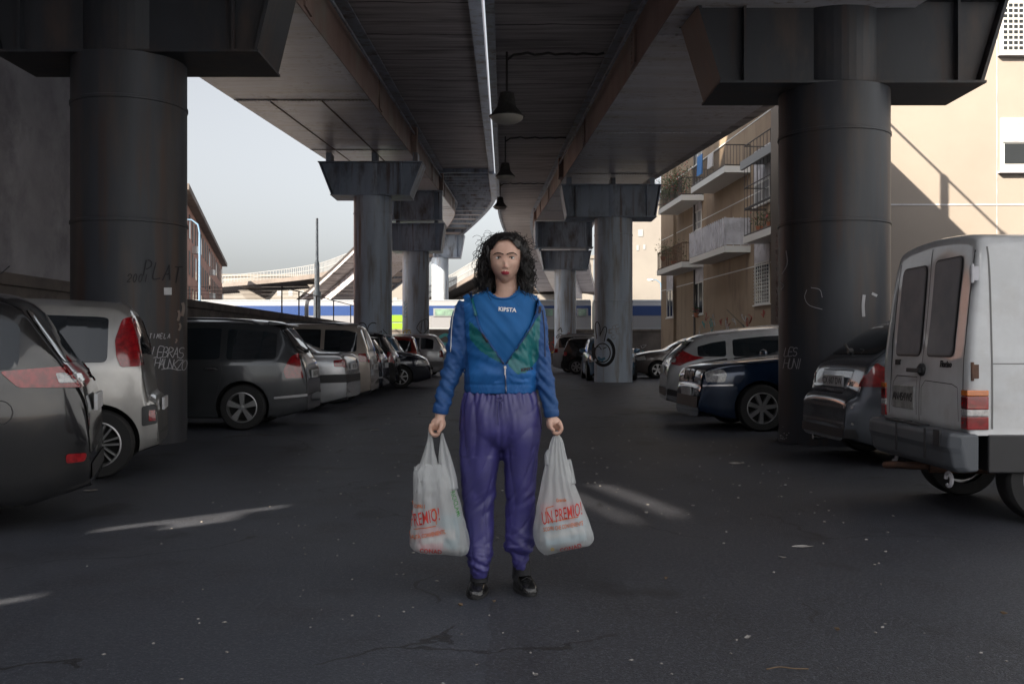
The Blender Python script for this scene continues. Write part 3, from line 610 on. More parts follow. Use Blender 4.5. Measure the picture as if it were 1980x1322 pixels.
# ---------------------------------------------------------------- tan apartment building with balconies
O = Vector((9.3, 60, 0)); dd = Vector((.062, -1, 0)).normalized(); nn = Vector((-1, -.062, 0)).normalized()   # along = towards the camera, nn = out of the facade
TB = thing('tan_apartments', 'ochre apartment building with stacked balconies on the right', 'building', tuple(O))
def fac(px, py=None, off=0.):
    """photo pixel -> (s, z) on the facade plane pushed out by off"""
    r = Vector(((px - 990) / F, 1, 0)); P = O + nn * off; A = Matrix(((r.x, -dd.x), (r.y, -dd.y))); tt, s = A.inverted() @ Vector((P.x, P.y))
    return (s, CH - ((py if py is not None else HY) - HY) / F * tt)
FM = Matrix(((dd.x, nn.x, 0, 0), (dd.y, nn.y, 0, 0), (0, 0, 1, 0), (0, 0, 0, 1)))     # local: x along, y out, z up
HT = 13.5
segs = [(-1.5, fac(1302)[0], 0), (fac(1302)[0], fac(1338, off=-.9)[0], -.9), (fac(1338, off=-.9)[0], fac(1383)[0], 0), (fac(1383)[0], fac(1417, off=-.9)[0], -.9), (fac(1417, off=-.9)[0], 27.2, 0)]
m = MB()
for (a, b, o_) in segs: m.box(a, b, -9, o_, 0, HT, M=FM)
m.build('wall', tan, TB)
m = MB(); m.box(-1.7, 27.3, -9.2, .35, HT + .003, HT + .4, M=FM); m.build('cornice', white, TB)
m = MB()
for z in (4.55, 7.65, 10.75):
    for (a, b, o_) in segs:
        if o_ == 0: m.box(a, b, .0, .02, z, z + .05, M=FM)
m.build('string_course', white, TB)
for px in (1313, 1328, 1345, 1388, 1404):
    o_ = -.9 if px in (1313, 1328, 1388, 1404) else 0
    s, _ = fac(px, off=o_); m = MB(); m.tube([FM @ Vector((s, o_ + .07, 0)), FM @ Vector((s, o_ + .07, HT))], .05, 6); m.build('drain_pipe', shutter if px != 1404 else shutterg, TB)
def fwin(x0, y0, x1, y1, off=0., name='window', grid=False, panel=None, pm=None):
    s0, za = fac(x0, y0, off); s1, zb = fac(x1, y0, off); z1 = (za + zb) / 2; _, zc = fac(x0, y1, off); _, zd = fac(x1, y1, off); z0 = (zc + zd) / 2
    m = MB(); f_ = .07
    m.box(s0, s1, off, off + .04, z0, z0 + f_, M=FM); m.box(s0, s1, off, off + .04, z1 - f_, z1, M=FM); m.box(s0, s0 + f_, off, off + .04, z0 + f_, z1 - f_, M=FM); m.box(s1 - f_, s1, off, off + .04, z0 + f_, z1 - f_, M=FM)
    c = (s0 + s1) / 2; m.box(c - .03, c + .03, off, off + .045, z0 + f_, z1 - f_, M=FM); m.box(s0 - .08, s1 + .08, off, off + .1, z0 - .06, z0 - .002, M=FM)
    fr = m.build(name, white, TB)
    m = MB(); m.box(s0 + f_, s1 - f_, off, off + .012, z0 + f_, z1 - f_, M=FM); m.build('pane', pm or glassd, fr)
    if grid:
        m = MB(); n = 7
        for k in range(1, n): x = lerp(s0, s1, k / n); m.box(x - .012, x + .012, off + .06, off + .08, z0, z1, M=FM)
        for k in range(1, 12): z = lerp(z0, z1, k / 12); m.box(s0, s1, off + .06, off + .08, z - .012, z + .012, M=FM)
        m.build('grille', white, fr)
    if panel:
        _, zp = fac((x0 + x1) / 2, panel, off); m = MB(); m.box(s0 - .02, s1 + .02, off, off + .03, z1 + .005, zp, M=FM); m.build('panel', palew, TB)
fwin(1460, 506, 1489, 588, grid=True, panel=463); fwin(1343, 545, 1360, 608, panel=505); fwin(1290, 560, 1302, 614, panel=530)
fwin(1341, 408, 1357, 446, panel=350, pm=shutterg); fwin(1459, 350, 1490, 395, panel=285, pm=shutterg)
fwin(1385, 533, 1396, 585, -.9); fwin(1406, 527, 1418, 620, -.9, 'balcony_door'); fwin(1311, 565, 1320, 600, -.9); fwin(1327, 550, 1336, 592, -.9)
fwin(1383, 395, 1392, 436, -.9); fwin(1403, 370, 1416, 436, -.9, 'balcony_door'); fwin(1326, 420, 1333, 475, -.9, 'balcony_door'); fwin(1404, 245, 1416, 318, -.9, 'balcony_door', pm=shutterg)
fwin(1500, 300, 1530, 480, panel=230); fwin(1342, 290, 1358, 318, panel=262, pm=shutterg)
m = MB(); 
for (px, y0, y1) in ((1396, 382, 402), (1319, 427, 455)): s, z0 = fac(px, y1, -.9); _, z1 = fac(px, y0, -.9); m.box(s - .3, s + .3, -.9, -.6, z0, z1, M=FM)
m.build('boiler_box', white, TB)
def balcony(x0, x1, yslab, yrail, dep, kind, label=None, soff=0):
    """pixel extents of slab on the plane pushed out by dep"""
    s0 = fac(x0, off=dep)[0]; s1 = fac(x1, off=dep)[0]; z0 = (fac(x0, yslab, dep)[1] + fac(x1, yslab, dep)[1]) / 2; zr = (fac(x0, yrail, dep)[1] + fac(x1, yrail, dep)[1]) / 2
    m = MB(); m.box(s0, s1, -.85, dep, z0, z0 + .28, M=FM); b = m.build('balcony', white, TB)
    if label: b['label'] = label
    m = MB(); top = zr; z1 = z0 + .28
    if kind == 'panel':
        m.box(s0 + .03, s1 - .03, dep - .06, dep - .02, z1 + .05, top, M=FM); m.box(s0 + .03, s0 + .07, 0, dep - .06, z1 + .05, top, M=FM); m.box(s1 - .07, s1 - .03, 0, dep - .06, z1 + .05, top, M=FM)
        x = s0 + .05
        while x < s1: m.box(x - .02, x + .02, dep - .02, dep + .015, z1, top + .03, M=FM); x += .33
        y = .1
        while y < dep: m.box(s1 - .03, s1 + .0, y - .02, y + .02, z1, top + .03, M=FM); y += .33
        m.build('railing', palew, b)
    else:
        for zz in ((top, z1 + .05) if kind != 'cage' else (top, z1 + .05, z1 + 1.1, z1 + 1.15, z1 + 2.0)):
            m.tube([FM @ Vector(q) for q in ((s0 + .03, 0, zz), (s0 + .03, dep - .04, zz), (s1 - .03, dep - .04, zz), (s1 - .03, 0, zz))], .025, 4)
        x = s0 + .03
        while x < s1: m.tube([FM @ Vector((x, dep - .04, z1)), FM @ Vector((x, dep - .04, top))], .013, 4); x += (.14 if kind != 'cage' else .42)
        y = .05
        while y < dep:
            for s_ in (s0 + .03, s1 - .03): m.tube([FM @ Vector((s_, y, z1)), FM @ Vector((s_, y, top))], .013, 4)
            y += (.14 if kind != 'cage' else .3)
        m.build('railing', rustiron if kind == 'rust' else iron, b)
    return s0, s1, z1, dep
B1 = balcony(1333, 1401, 500, 438, 1.15, 'panel', 'balcony with pale corrugated panels')
B2 = balcony(1270, 1318, 525, 480, 1.15, 'rust', 'lowest far balcony with a rusty railing and plants')
B3 = balcony(1437, 1494, 462, 265, .95, 'cage', 'balcony caged in with thin iron bars')
B4 = balcony(1336, 1401, 355, 305, 1.15, 'bars', 'upper balcony with laundry')
B5 = balcony(1273, 1318, 402, 360, 1.15, 'bars', 'upper far balcony full of plants')
m = MB(); s0, s1, z1, dp = B3; m.box(s0 - .1, s1 + .3, 0, dp + .1, z1 + 3.0, z1 + 3.1, M=FM); m.box(s0 - .1, s1 + .3, dp + .0, dp + .1, z1 + 2.75, z1 + 3.0, M=FM); m.build('cage_roof', shutterg, TB)
def plant(name, label, cat, s, off, z, w_, h, n, mats, dens=.5):
    p = O + FM @ Vector((s, off, 0)); t = thing(name, label, cat, (p.x, p.y, z), 0, 'plants on the balconies')
    m = MB(); m.lathe([(.10, 0), (.14, .2), (.155, .2), (.155, .24), (.12, .24)], 12); m.build('pot', terracotta, t)
    m = MB()
    for k in range(n):
        c = Vector((random.gauss(0, w_ * .4), random.gauss(0, .14), .25 + abs(random.gauss(h * .45, h * .28)))); r = random.uniform(.03, .07)
        a = Vector([random.uniform(-1, 1) for _ in range(3)]).normalized(); b = a.orthogonal().normalized()
        m.add([c - a * r, c + b * r * .5, c + a * r, c - b * r * .5], [(0, 1, 2, 3)], random.choices(range(len(mats)), [1 if i == 0 else .18 for i in range(len(mats))])[0])
    for k in range(6): m.tube([(0, 0, .2), (random.uniform(-w_, w_) * .5, random.uniform(-.1, .1), h * random.uniform(.5, 1))], .008, 4, 0)
    m.build('foliage', mats, t)
s0, s1, z1, dp = B5; labs = ['dense green shrub with red flowers on the upper far balcony', 'leafy plant crowding the upper far balcony railing', 'trailing plant at the outer end of the upper far balcony']
for k in range(3): plant('potted_plant', labs[k], 'plant', lerp(s0, s1, .15 + .33 * k), dp - .25, z1, 1.0, 1.5, 900, [leafm, flow] if k != 1 else [leafm])
s0, s1, z1, dp = B2; plant('potted_plant', 'dry bushy plant leaning over the rusty balcony rail', 'plant', lerp(s0, s1, .6), dp - .15, z1, .8, 1.1, 260, [leafm, rustiron]); plant('potted_plant', 'small dry plant on the far corner of the rusty balcony', 'plant', lerp(s0, s1, .12), dp - .2, z1 + .5, .5, .9, 160, [leafm, rustiron])
s0, s1, z1, dp = B3
for k, lb in enumerate(('red flowering pot inside the barred balcony', 'green herb pot inside the barred balcony')): plant('potted_plant', lb, 'plant', lerp(s0, s1, .45 + .35 * k), dp - .15, z1, .4, .5, 120, [leafm, flow])
s_, z_ = fac(1352, 608); plant('potted_plant', 'small pot hanging on the ground-floor window sill', 'plant', s_, .15, z_ - .15, .3, .4, 90, [leafm, flow])
# laundry on the upper balcony
s0, s1, z1, dp = B4; p = O + FM @ Vector((0, 0, 0))
for k, (c, lb) in enumerate((((.10, .25, .55), 'blue cloth hung on the upper balcony'), ((.6, .6, .62), 'white sheet hung on the upper balcony rail'))):
    cm = mat('laundry_cloth', c, .9); x0 = lerp(s0, s1, .25 + .32 * k); m = MB(); n = 10
    rs = [[O + FM @ Vector((x0 + .9 * i / n, dp + .05 + .04 * math.sin(i * 1.9), z1 + (1.25 if k == 0 else .95) - (.02 * (i % 3)))), O + FM @ Vector((x0 + .9 * i / n, dp + .07 + .06 * math.sin(i * 1.9 + .5), z1 + .3))] for i in range(n + 1)]
    m.rings(rs, cap=False, closed=False); o_ = m.build('hanging_cloth', cm); sol = o_.modifiers.new('s', 'SOLIDIFY'); sol.thickness = .01; tag(o_, lb, 'laundry', 'washing on the balcony')
# lower facade scribbles
for k in range(16):
    px = random.uniform(1350, 1500); py = random.uniform(612, 645); s, z = fac(px, py); m = MB()
    pts = catmull([(s + random.uniform(-.4, .4), z + random.uniform(-.3, .3)) for _ in range(6)], 4)
    m.tube([FM @ Vector((p_.x, .012, p_.y)) for p_ in pts], .016, 4); m.build('graffiti', random.choice([gred, gwhite, gteal, gred]), TB)
# ---------------------------------------------------------------- cream building facing us
YC = 22.0; CB = thing('cream_building', 'sunlit cream building facing us behind the white van', 'building', (12, YC, 0))
def cx(px): return (px - 990) / F * YC - 12
def cz(py): return CH - (py - HY) / F * YC
m = MB(); m.box(-4.2, 16, 0, 8, 0, 14); m.build('wall', cream, CB)
m = MB(); m.box(-4.2, 16, -.012, 0, cz(397), cz(394.5)); m.box(cx(1927), cx(1928), -.01, 0, cz(700), 14); m.build('string_course', palew, CB)
m = MB(); m.box(-2.2, 10, -46, -8.5, 0, 15); m.build('bounce_wing', mat('bounce_render', (.42, .47, .55), .85), CB)  # unseen wing added to bounce sunlight back under the deck
def cwin(x0, x1, y0, y1, blind, gr=False):
    m = MB(); a, b, c, d_ = cx(x0), cx(x1), cz(y1), cz(y0)
    m.box(a, b, -.03, .0, c, d_); fr = m.build('window', white, CB)
    if gr:
        m = MB(); nx = int((x1 - x0) / 10)
        for i in range(nx):
            for j in range(9):
                xx = a + .07 + i * .115; zz = c + .1 + j * .118
                if xx + .085 < b: m.box(xx, xx + .085, -.036, -.028, zz, zz + .075)
        m.build('grille', glassd, fr)
    else:
        zs = lerp(d_, c, blind); m = MB(); m.box(a + .02, b - .02, -.05, -.03, zs, d_ - .02)
        for k in range(14): z = lerp(zs, d_ - .02, k / 14); m.box(a + .02, b - .02, -.056, -.05, z, z + .02)
        m.build('blind', palew, fr)
        m = MB(); xm = (a + .08, a + .50); 
        for q in range(2): m.box(a + .08 + q * .62, min(a + .58 + q * .62, b - .05), -.04, -.028, c + .17, zs - .03)
        m.build('pane', glassd, fr)
    m = MB(); m.box(a - .06, b + .06, -.12, 0, c - .04, c - .003); m.build('sill', palew, fr)
cwin(1933, 2060, 3, 106, 1, True); cwin(1934, 2060, 229, 332, .45); cwin(1934, 2060, 470, 560, .6)
# ================================================================ cars
PROF = {  # side outline over the top, (x / L, z / H), rear to front
 'hatch': [(-.5, .34), (-.499, .42), (-.492, .56), (-.478, .64), (-.462, .70), (-.425, .84), (-.392, .945), (-.33, .982), (-.15, 1.0), (.0, .985), (.09, .93), (.17, .83), (.25, .715), (.30, .685), (.40, .635), (.462, .565), (.487, .47), (.497, .38), (.5, .30)],
 'mpv': [(-.5, .32), (-.499, .42), (-.493, .54), (-.484, .62), (-.475, .70), (-.455, .84), (-.432, .95), (-.38, .985), (-.15, 1.0), (.04, .985), (.12, .93), (.20, .82), (.28, .69), (.33, .65), (.41, .60), (.465, .53), (.487, .44), (.497, .36), (.5, .28)],
 'sedan': [(-.5, .34), (-.499, .44), (-.493, .58), (-.484, .68), (-.465, .725), (-.42, .735), (-.36, .75), (-.27, .86), (-.19, .955), (-.12, .99), (-.02, 1.0), (.05, .975), (.13, .87), (.21, .74), (.26, .70), (.36, .665), (.44, .61), (.482, .54), (.494, .43), (.5, .32)],
 'wagon': [(-.5, .34), (-.499, .42), (-.494, .54), (-.487, .62), (-.472, .70), (-.44, .84), (-.408, .945), (-.36, .975), (-.2, 1.0), (.0, .99), (.08, .94), (.15, .83), (.22, .72), (.27, .685), (.38, .64), (.455, .57), (.485, .48), (.497, .38), (.5, .30)],
}
def make_body(s):
    L, W, H = s['L'], s['W'], s['H']; P = [Vector((a * L, b * H)) for a, b in s.get('prof', PROF[s['type']])]
    S = catmull(P, s.get('seg', 5)); xs = []; last = -1e9
    for p in S:
        x = max(p.x, last + .0015); last = x; xs.append((x, p.y))
    belt0 = s.get('belt', .62) * H; zb0 = s.get('zb', .16); tum = s.get('tum', .24); rings = []
    for x, zt in xs:
        t = abs(2 * x / L); hw = W / 2 * (1 - s.get('plan', .20) * t ** 5 - (.06 * t * t)); zb = zb0 + .10 * max(0, t - .82) / .18
        belt = belt0 + (.02 if x < 0 else -.03 * (x / (L / 2))) * H
        zm = min(belt, zt - .05); c = max(0, min(1, (zt - zm - .05) / (H - belt0))); c = c ** .8
        zb = min(zb, zt - .12); wm = hw * (.975 - .02 * (1 - c)); wr = hw * (1 - tum * c - .03); e = lerp(.03, .075, c)
        crown = .03 * c + .02
        pts = [(0, zb), (hw * .82, zb), (hw * .955, zb + .05), (hw * .985, lerp(zb, zm, .30)), (hw * 1.0, lerp(zb, zm, .62)), (hw * .99, lerp(zb, zm, .86)), (wm, zm), (lerp(wm, wr, .45), lerp(zm, zt, .45)), (wr * 1.01, zt - e), (wr * .90, zt - e * .28), (wr * .5, zt + crown * .7), (0, zt + crown)]
        q = catmull(pts, 3); rings.append([Vector((x, y, z)) for y, z in q] + [Vector((x, -y, z)) for y, z in reversed(q[1:-1])])
    m = MB(); m.rings(rings); return m
def wheel_rim(m_t, m_r, Rw, wd, style, n):
    tw = wd / 2
    m_t.lathe([(Rw * .64, -tw), (Rw * .70, -tw), (Rw * .93, -tw * .98), (Rw * .985, -tw * .8), (Rw, -tw * .5), (Rw, tw * .5), (Rw * .985, tw * .8), (Rw * .93, tw * .98), (Rw * .70, tw), (Rw * .64, tw)], 40, M=Matrix.Rotation(R(90), 4, 'X'), cap=False)
    RX = Matrix.Rotation(R(90), 4, 'X')
    r0 = Rw * .665
    m_r.lathe([(r0, -tw * 1.02), (r0 * .94, -tw * 1.04), (r0 * .90, -tw * .85), (r0 * .88, tw * .5), (r0, tw * .5)], 40, 0, RX, cap=False)
    m_r.lathe([(.01, -tw * .35), (r0 * .9, -tw * .30), (r0 * .9, -tw * .2), (.01, -tw * .2)], 32, 1, RX)
    m_r.lathe([(.01, -tw * .98), (r0 * .17, -tw * .96), (r0 * .24, -tw * .8), (r0 * .24, -tw * .3)], 20, 0, RX)
    for k in range(n):
        a = 2 * math.pi * k / n + .3
        M = RX @ Matrix.Rotation(a, 4, 'Z')
        if style == 'double':
            for q in (-.10, .10): m_r.add([M @ Vector(p) for p in [(r0 * .18, r0 * (q * .6 - .035), -tw * .93), (r0 * .92, r0 * (q * 1.5 - .04), -tw * .96), (r0 * .92, r0 * (q * 1.5 + .04), -tw * .96), (r0 * .18, r0 * (q * .6 + .035), -tw * .93), (r0 * .18, r0 * (q * .6 - .05), -tw * .5), (r0 * .92, r0 * (q * 1.5 - .05), -tw * .6), (r0 * .92, r0 * (q * 1.5 + .05), -tw * .6), (r0 * .18, r0 * (q * .6 + .05), -tw * .5)]], [(0, 1, 2, 3), (0, 4, 5, 1), (1, 5, 6, 2), (2, 6, 7, 3), (3, 7, 4, 0)])
        else:
            wi, wo = {'star': (.11, .20), 'spoke7': (.11, .14), 'thin': (.08, .09)}[style]
            m_r.add([M @ Vector(p) for p in [(r0 * .18, -r0 * wi, -tw * .95), (r0 * .93, -r0 * wo, -tw * .98), (r0 * .93, r0 * wo, -tw * .98), (r0 * .18, r0 * wi, -tw * .95), (r0 * .18, -r0 * wi * 1.2, -tw * .5), (r0 * .93, -r0 * wo * 1.15, -tw * .6), (r0 * .93, r0 * wo * 1.15, -tw * .6), (r0 * .18, r0 * wi * 1.2, -tw * .5)]], [(0, 1, 2, 3), (0, 4, 5, 1), (1, 5, 6, 2), (2, 6, 7, 3), (3, 7, 4, 0)])
wheel_cache = {}
def add_wheels(t, L, W, xr, xf, Rw, style, n, wd=.20, inset=.02, rimm=None):
    for x in (xr, xf):
        for sy in (1, -1):
            key = (Rw, style, n, wd, rimm)
            if key not in wheel_cache:
                a = MB(); b = MB(); wheel_rim(a, b, Rw, wd, style, n)
                wo = a.build('wheel', black, t, True); ro = b.build('rim', [rimm or alloy, archdark], wo, False); wheel_cache[key] = (wo.data, ro.data)
            else:
                wo = bpy.data.objects.new('wheel', wheel_cache[key][0]); ro = bpy.data.objects.new('rim', wheel_cache[key][1]); C.objects.link(wo); C.objects.link(ro); wo.parent = t; ro.parent = wo
            wo.location = (x, sy * (W / 2 - wd / 2 - inset), Rw); wo.rotation_euler = (0, 0, 0) if sy > 0 else (0, 0, R(180))
class Proj:
    def __init__(s, mesh): 
        s.bvh = BVHTree.FromPolygons([v.co.copy() for v in mesh.vertices], [tuple(p.vertices) for p in mesh.polygons])
    nmin = .42
    def hit(s, side, u, v, eps):
        if side in ('L', 'R'): sg = 1 if side == 'L' else -1; o = Vector((u, sg * 4, v)); d = Vector((0, -sg, 0))
        elif side == 'B': o = Vector((-8, u, v)); d = Vector((1, 0, 0))
        elif side == 'F': o = Vector((8, u, v)); d = Vector((-1, 0, 0))
        else: o = Vector((u, v, 8)); d = Vector((0, 0, -1))
        p, n, i, dist = s.bvh.ray_cast(o, d)
        if p is None: return None
        if n.dot(d) > 0: n = -n
        if side in 'BF' and abs(n.x) < s.nmin: return None
        return p + n * eps
    def patch(s, mb, side, poly, eps=.004, nu=16, nv=8, m=0, maxjump=.25):
        """poly: closed outline (u,v), monotone in u; laid over the body surface"""
        us = [p[0] for p in poly]; u0, u1 = min(us), max(us); P = []
        ulist = sorted(set([u0 + 1e-5, u1 - 1e-5] + [lerp(u0, u1, k / nu) for k in range(1, nu)] + [u for u in us if u0 + 1e-4 < u < u1 - 1e-4]))
        for u in ulist:
            vs_ = []
            for (a, b), (c, d) in zip(poly, poly[1:] + poly[:1]):
                if (a - u) * (c - u) <= 0 and abs(a - c) > 1e-9: vs_.append(b + (d - b) * (u - a) / (c - a))
            if len(vs_) < 2: P.append([None] * (nv + 1)); continue
            lo, hi = min(vs_), max(vs_); P.append([s.hit(side, u, lerp(lo, hi, k / nv), eps) for k in range(nv + 1)])
        vid = {}; V = []; Fc = []
        for i, row in enumerate(P):
            for j, p in enumerate(row):
                if p is not None: vid[i, j] = len(V); V.append(p)
        for i in range(len(P) - 1):
            for j in range(nv):
                q = [(i, j), (i + 1, j), (i + 1, j + 1), (i, j + 1)]
                if all(k in vid for k in q):
                    pts = [V[vid[k]] for k in q]
                    if max((pts[a] - pts[b]).length for a in range(4) for b in range(a)) < maxjump: Fc.append(tuple(vid[k] for k in q))
        mb.add(V, Fc, m)
def rnd(poly, r=.02, n=3):
    """round the corners of an outline"""
    out = []; N = len(poly)
    for i in range(N):
        a, b, c = Vector(poly[i - 1]), Vector(poly[i]), Vector(poly[(i + 1) % N]); d1 = (a - b); d2 = (c - b); q = min(r, d1.length * .45, d2.length * .45)
        p0 = b + d1.normalized() * q; p2 = b + d2.normalized() * q
        for k in range(n + 1):
            t = k / n; out.append(tuple((1 - t) ** 2 * p0 + 2 * t * (1 - t) * b + t * t * p2))
    return out
def finish(mb, name, m, t, th=.006, smooth=True):
    if not mb.f: return None
    o = mb.build(name, m, t, smooth, recalc=True)
    return o
def outline_gap(pj, side, pts, w_=.006, m=None, eps=.003):
    mb = MB(); n = len(pts)
    for a, b in zip(pts, pts[1:]):
        a = Vector(a); b = Vector(b); d = (b - a); k = max(2, int(d.length / .06)); nn_ = Vector((-d.y, d.x)).normalized() * w_ / 2; L = []
        for i in range(k + 1):
            p = a.lerp(b, i / k); x = pj.hit(side, *(p + nn_), eps); y = pj.hit(side, *(p - nn_), eps); L.append((x, y))
        for i in range(k):
            if all(q is not None for q in L[i] + L[i + 1]): mb.add([L[i][0], L[i][1], L[i + 1][1], L[i + 1][0]], [(0, 1, 2, 3)])
    return mb
def car(label, s, X, Y, rz, col, name='parked_car', cat='car', group='cars parked under the viaduct'):
    """origin at the car's centre on the ground, +x is its nose"""
    L, W, H = s['L'], s['W'], s['H']; t = thing(name, label, cat, (X, Y, 0), rz, group)
    body = make_body(s).build('body', [col, archdark], None, True); Rw = s.get('R', .31); Ra = Rw * 1.13
    xr, xf = s.get('xr', -.315) * L, s.get('xf', .305) * L
    cut = MB()
    for x in (xr, xf):
        for sy in (1, -1): cut.lathe([(Ra, -.20), (Ra, .30)], 40, m=0, M=Matrix.Translation((x, sy * (W / 2 - .12), Rw + .01)) @ Matrix.Rotation(R(-90 * sy), 4, 'X'))
    co = cut.build('cut', [archdark]); bo = body.modifiers.new('b', 'BOOLEAN'); bo.operation = 'DIFFERENCE'; bo.object = co; bo.solver = 'EXACT'
    me = evalmesh(body); bpy.data.objects.remove(co)
    src = body.data.copy(); pj = Proj(body.data); body.modifiers.clear(); body.data = me; body.parent = t
    body.data.materials.clear(); body.data.materials.append(col); body.data.materials.append(archdark)
    for p in me.polygons:
        c = p.center; inside = False
        for x in (xr, xf):
            rr = math.hypot(c.x - x, c.z - Rw - .01)
            nr = Vector((x - c.x, 0, Rw + .01 - c.z)).normalized()
            if (rr > Ra * .93 and rr < Ra * 1.05 and abs(p.normal.dot(nr)) > .75 and abs(c.y) > W / 2 - .36 and abs(p.normal.y) < .3): inside = True
            if rr < Ra * 1.01 and abs(c.y) < W / 2 - .25 and abs(p.normal.y) > .8: inside = True
        p.material_index = 1 if (inside or (p.normal.z < -.8 and c.z < .35)) else 0
    me.polygons.foreach_set('use_smooth', [True] * len(me.polygons)); me.set_sharp_from_angle(angle=R(40))
    add_wheels(t, L, W, xr, xf, Rw, s.get('rim', 'star'), s.get('ns', 5), rimm=s.get('rimm'))
    topf = lambda x: interp([(a * L, b * H) for a, b in s.get('prof', PROF[s['type']])], x)
    belt = s.get('belt', .62) * H
    # side windows: (x0, x1) / L spans; ends lean
    wins = s.get('wins', [(-.40, -.285), (-.27, -.075), (-.055, .165)]); mg = s.get('mg', .115)
    for (a, b) in wins:
        for sd_ in 'LR':
            pts_t = []; n = 12
            for k in range(n + 1):
                x = lerp(a, b, k / n) * L; zt = topf(x) - mg; pts_t.append((x, max(zt, belt + .035)))
            lean = s.get('lean', .0)
            poly = [(a * L, belt + .05)] + pts_t + [(b * L, belt + .045)]
            mb = MB(); pj.patch(mb, sd_, rnd([(x + 0, z) for x, z in poly], .05), .004, 18, 6); finish(mb, 'side_window', s.get('glass', carglass), t)
            if s.get('frame'): 
                mb = MB(); pj.patch(mb, sd_, [(a * L - .02, belt + .022), (b * L + .02, belt + .015), (b * L + .02, belt + .036), (a * L - .02, belt + .040)], .006, 12, 1); finish(mb, 'window_trim', chrome if s['frame'] == 'c' else blackpl, t)
    # dark pillars joining the glass, tailgate glass, windscreen
    hwr = W / 2 * (1 - s.get('tum', .24) * .8)
    zr0, zr1 = s.get('rw', (.70, .925)); mb = MB()
    pj.patch(mb, 'B', rnd([(-hwr * .86, zr0 * H), (hwr * .86, zr0 * H), (hwr * .74, zr1 * H), (-hwr * .74, zr1 * H)], .07), .005, 20, 10, maxjump=.5); finish(mb, 'rear_window', carglass, t)
    mb = MB(); pj.patch(mb, 'F', rnd([(-hwr * .92, .735 * H), (hwr * .92, .735 * H), (hwr * .78, .93 * H), (-hwr * .78, .93 * H)], .07), .005, 20, 10, maxjump=.5); finish(mb, 'windscreen', carglass, t)
    # door gaps and handles
    for sd_ in 'LR':
        if not s.get('nodoors'):
            mb = MB()
            for xs_ in s.get('doors', (-.20, -.045, .19)):
                g_ = outline_gap(pj, sd_, [(xs_ * L + (.03 if xs_ < -.1 else 0), belt), (xs_ * L, belt - .12), (xs_ * L + (.10 if xs_ < -.1 else 0.0), .38)]); mb.add(g_.v, g_.f)
            if s.get('flap'): fx, fz = s['flap'][0] * L, s['flap'][1] * H; g_ = outline_gap(pj, sd_, [(fx + .075 * math.cos(a), fz + .075 * math.sin(a)) for a in [k * math.pi / 6 for k in range(13)]]); mb.add(g_.v, g_.f)
            finish(mb, 'door_gap', ink, t)
            for xs_ in s.get('handles', (-.165, .005)):
                p = pj.hit(sd_, xs_ * L, belt - .09, .02)
                if p is not None: m = MB(); sg = 1 if sd_ == 'L' else -1; m.tube([p + Vector((-.09, -sg * .02, 0)), p + Vector((-.06, sg * .012, .004)), p + Vector((.06, sg * .012, .004)), p + Vector((.09, -sg * .02, 0))], .013, 6); m.build('door_handle', s.get('hm', col), t, True)
        sg = 1 if sd_ == 'L' else -1
        p = pj.hit(sd_, s.get('mir', .185) * L, belt + .05, .0)
        if p is not None:
            m = MB(); m.lathe([(.01, -.11), (.05, -.10), (.075, -.04), (.08, .04), (.06, .10), (.01, .12)], 12, M=Matrix.Translation(p + Vector((0, sg * .13, .05))) @ Matrix.Rotation(R(90), 4, 'X') @ Matrix.Diagonal((.75, 1, 1, 1))); m.tube([p, p + Vector((0, sg * .08, .02))], .02, 6); m.build('wing_mirror', s.get('mirm', col), t, True)
        # lights
        m = MB()
        for side, poly in s.get('tl', []):
            sy = sg
            pp = [(a * L, b * H) for a, b in poly] if side == 'S' else [(sy * a * W / 2, b * H) for a, b in poly]
            pj.patch(m, sd_ if side == 'S' else 'B', rnd(pp, .025), .009, 12, 8, maxjump=.3)
        finish(m, 'tail_light', redl, t)
        if s.get('tlw'):
            m = MB()
            for side, poly in s['tlw']:
                pp = [(a * L, b * H) for a, b in poly] if side == 'S' else [(sg * a * W / 2, b * H) for a, b in poly]
                pj.patch(m, sd_ if side == 'S' else 'B', rnd(pp, .01), .013, 6, 4)
            finish(m, 'reversing_light', whitel, t)
        m = MB()
        for side, poly in s.get('hl', [('S', [(.40, .47), (.47, .44), (.485, .52), (.41, .565)]), ('F', [(.50, .43), (.88, .45), (.88, .56), (.55, .52)])]):
            pp = [(a * L, b * H) for a, b in poly] if side == 'S' else [(sg * a * W / 2, b * H) for a, b in poly]
            pj.patch(m, sd_ if side == 'S' else 'F', rnd(pp, .03), .008, 12, 8)
        finish(m, 'headlight', whitel, t)
        if s.get('rail'):
            P = [pj.hit('T', lerp(-.36, .05, k / 10) * L, sg * W / 2 * .66, .035 if 0 < k < 10 else -.005) for k in range(11)]
            if all(p is not None for p in P): m = MB(); m.tube(P, .018, 6); m.build('roof_rail', chrome if s['rail'] == 'c' else blackpl, t, True)
    # bumpers, trims, plates
    for (side, poly, mt, nm) in s.get('trim', []):
        for sd_ in ((side,) if side in 'BF' else 'LR'):
            m = MB(); pp = [(a * L, b * H) for a, b in poly] if side == 'S' else [(a * W / 2, b * H) for a, b in poly]
            pj.patch(m, sd_, rnd(pp, .02), .007, 24, 4); finish(m, nm, mt, t)
    m = MB(); z = s.get('pz', .52) * H
    side = 'B'
    P = pj.hit('B', 0, z, .0)
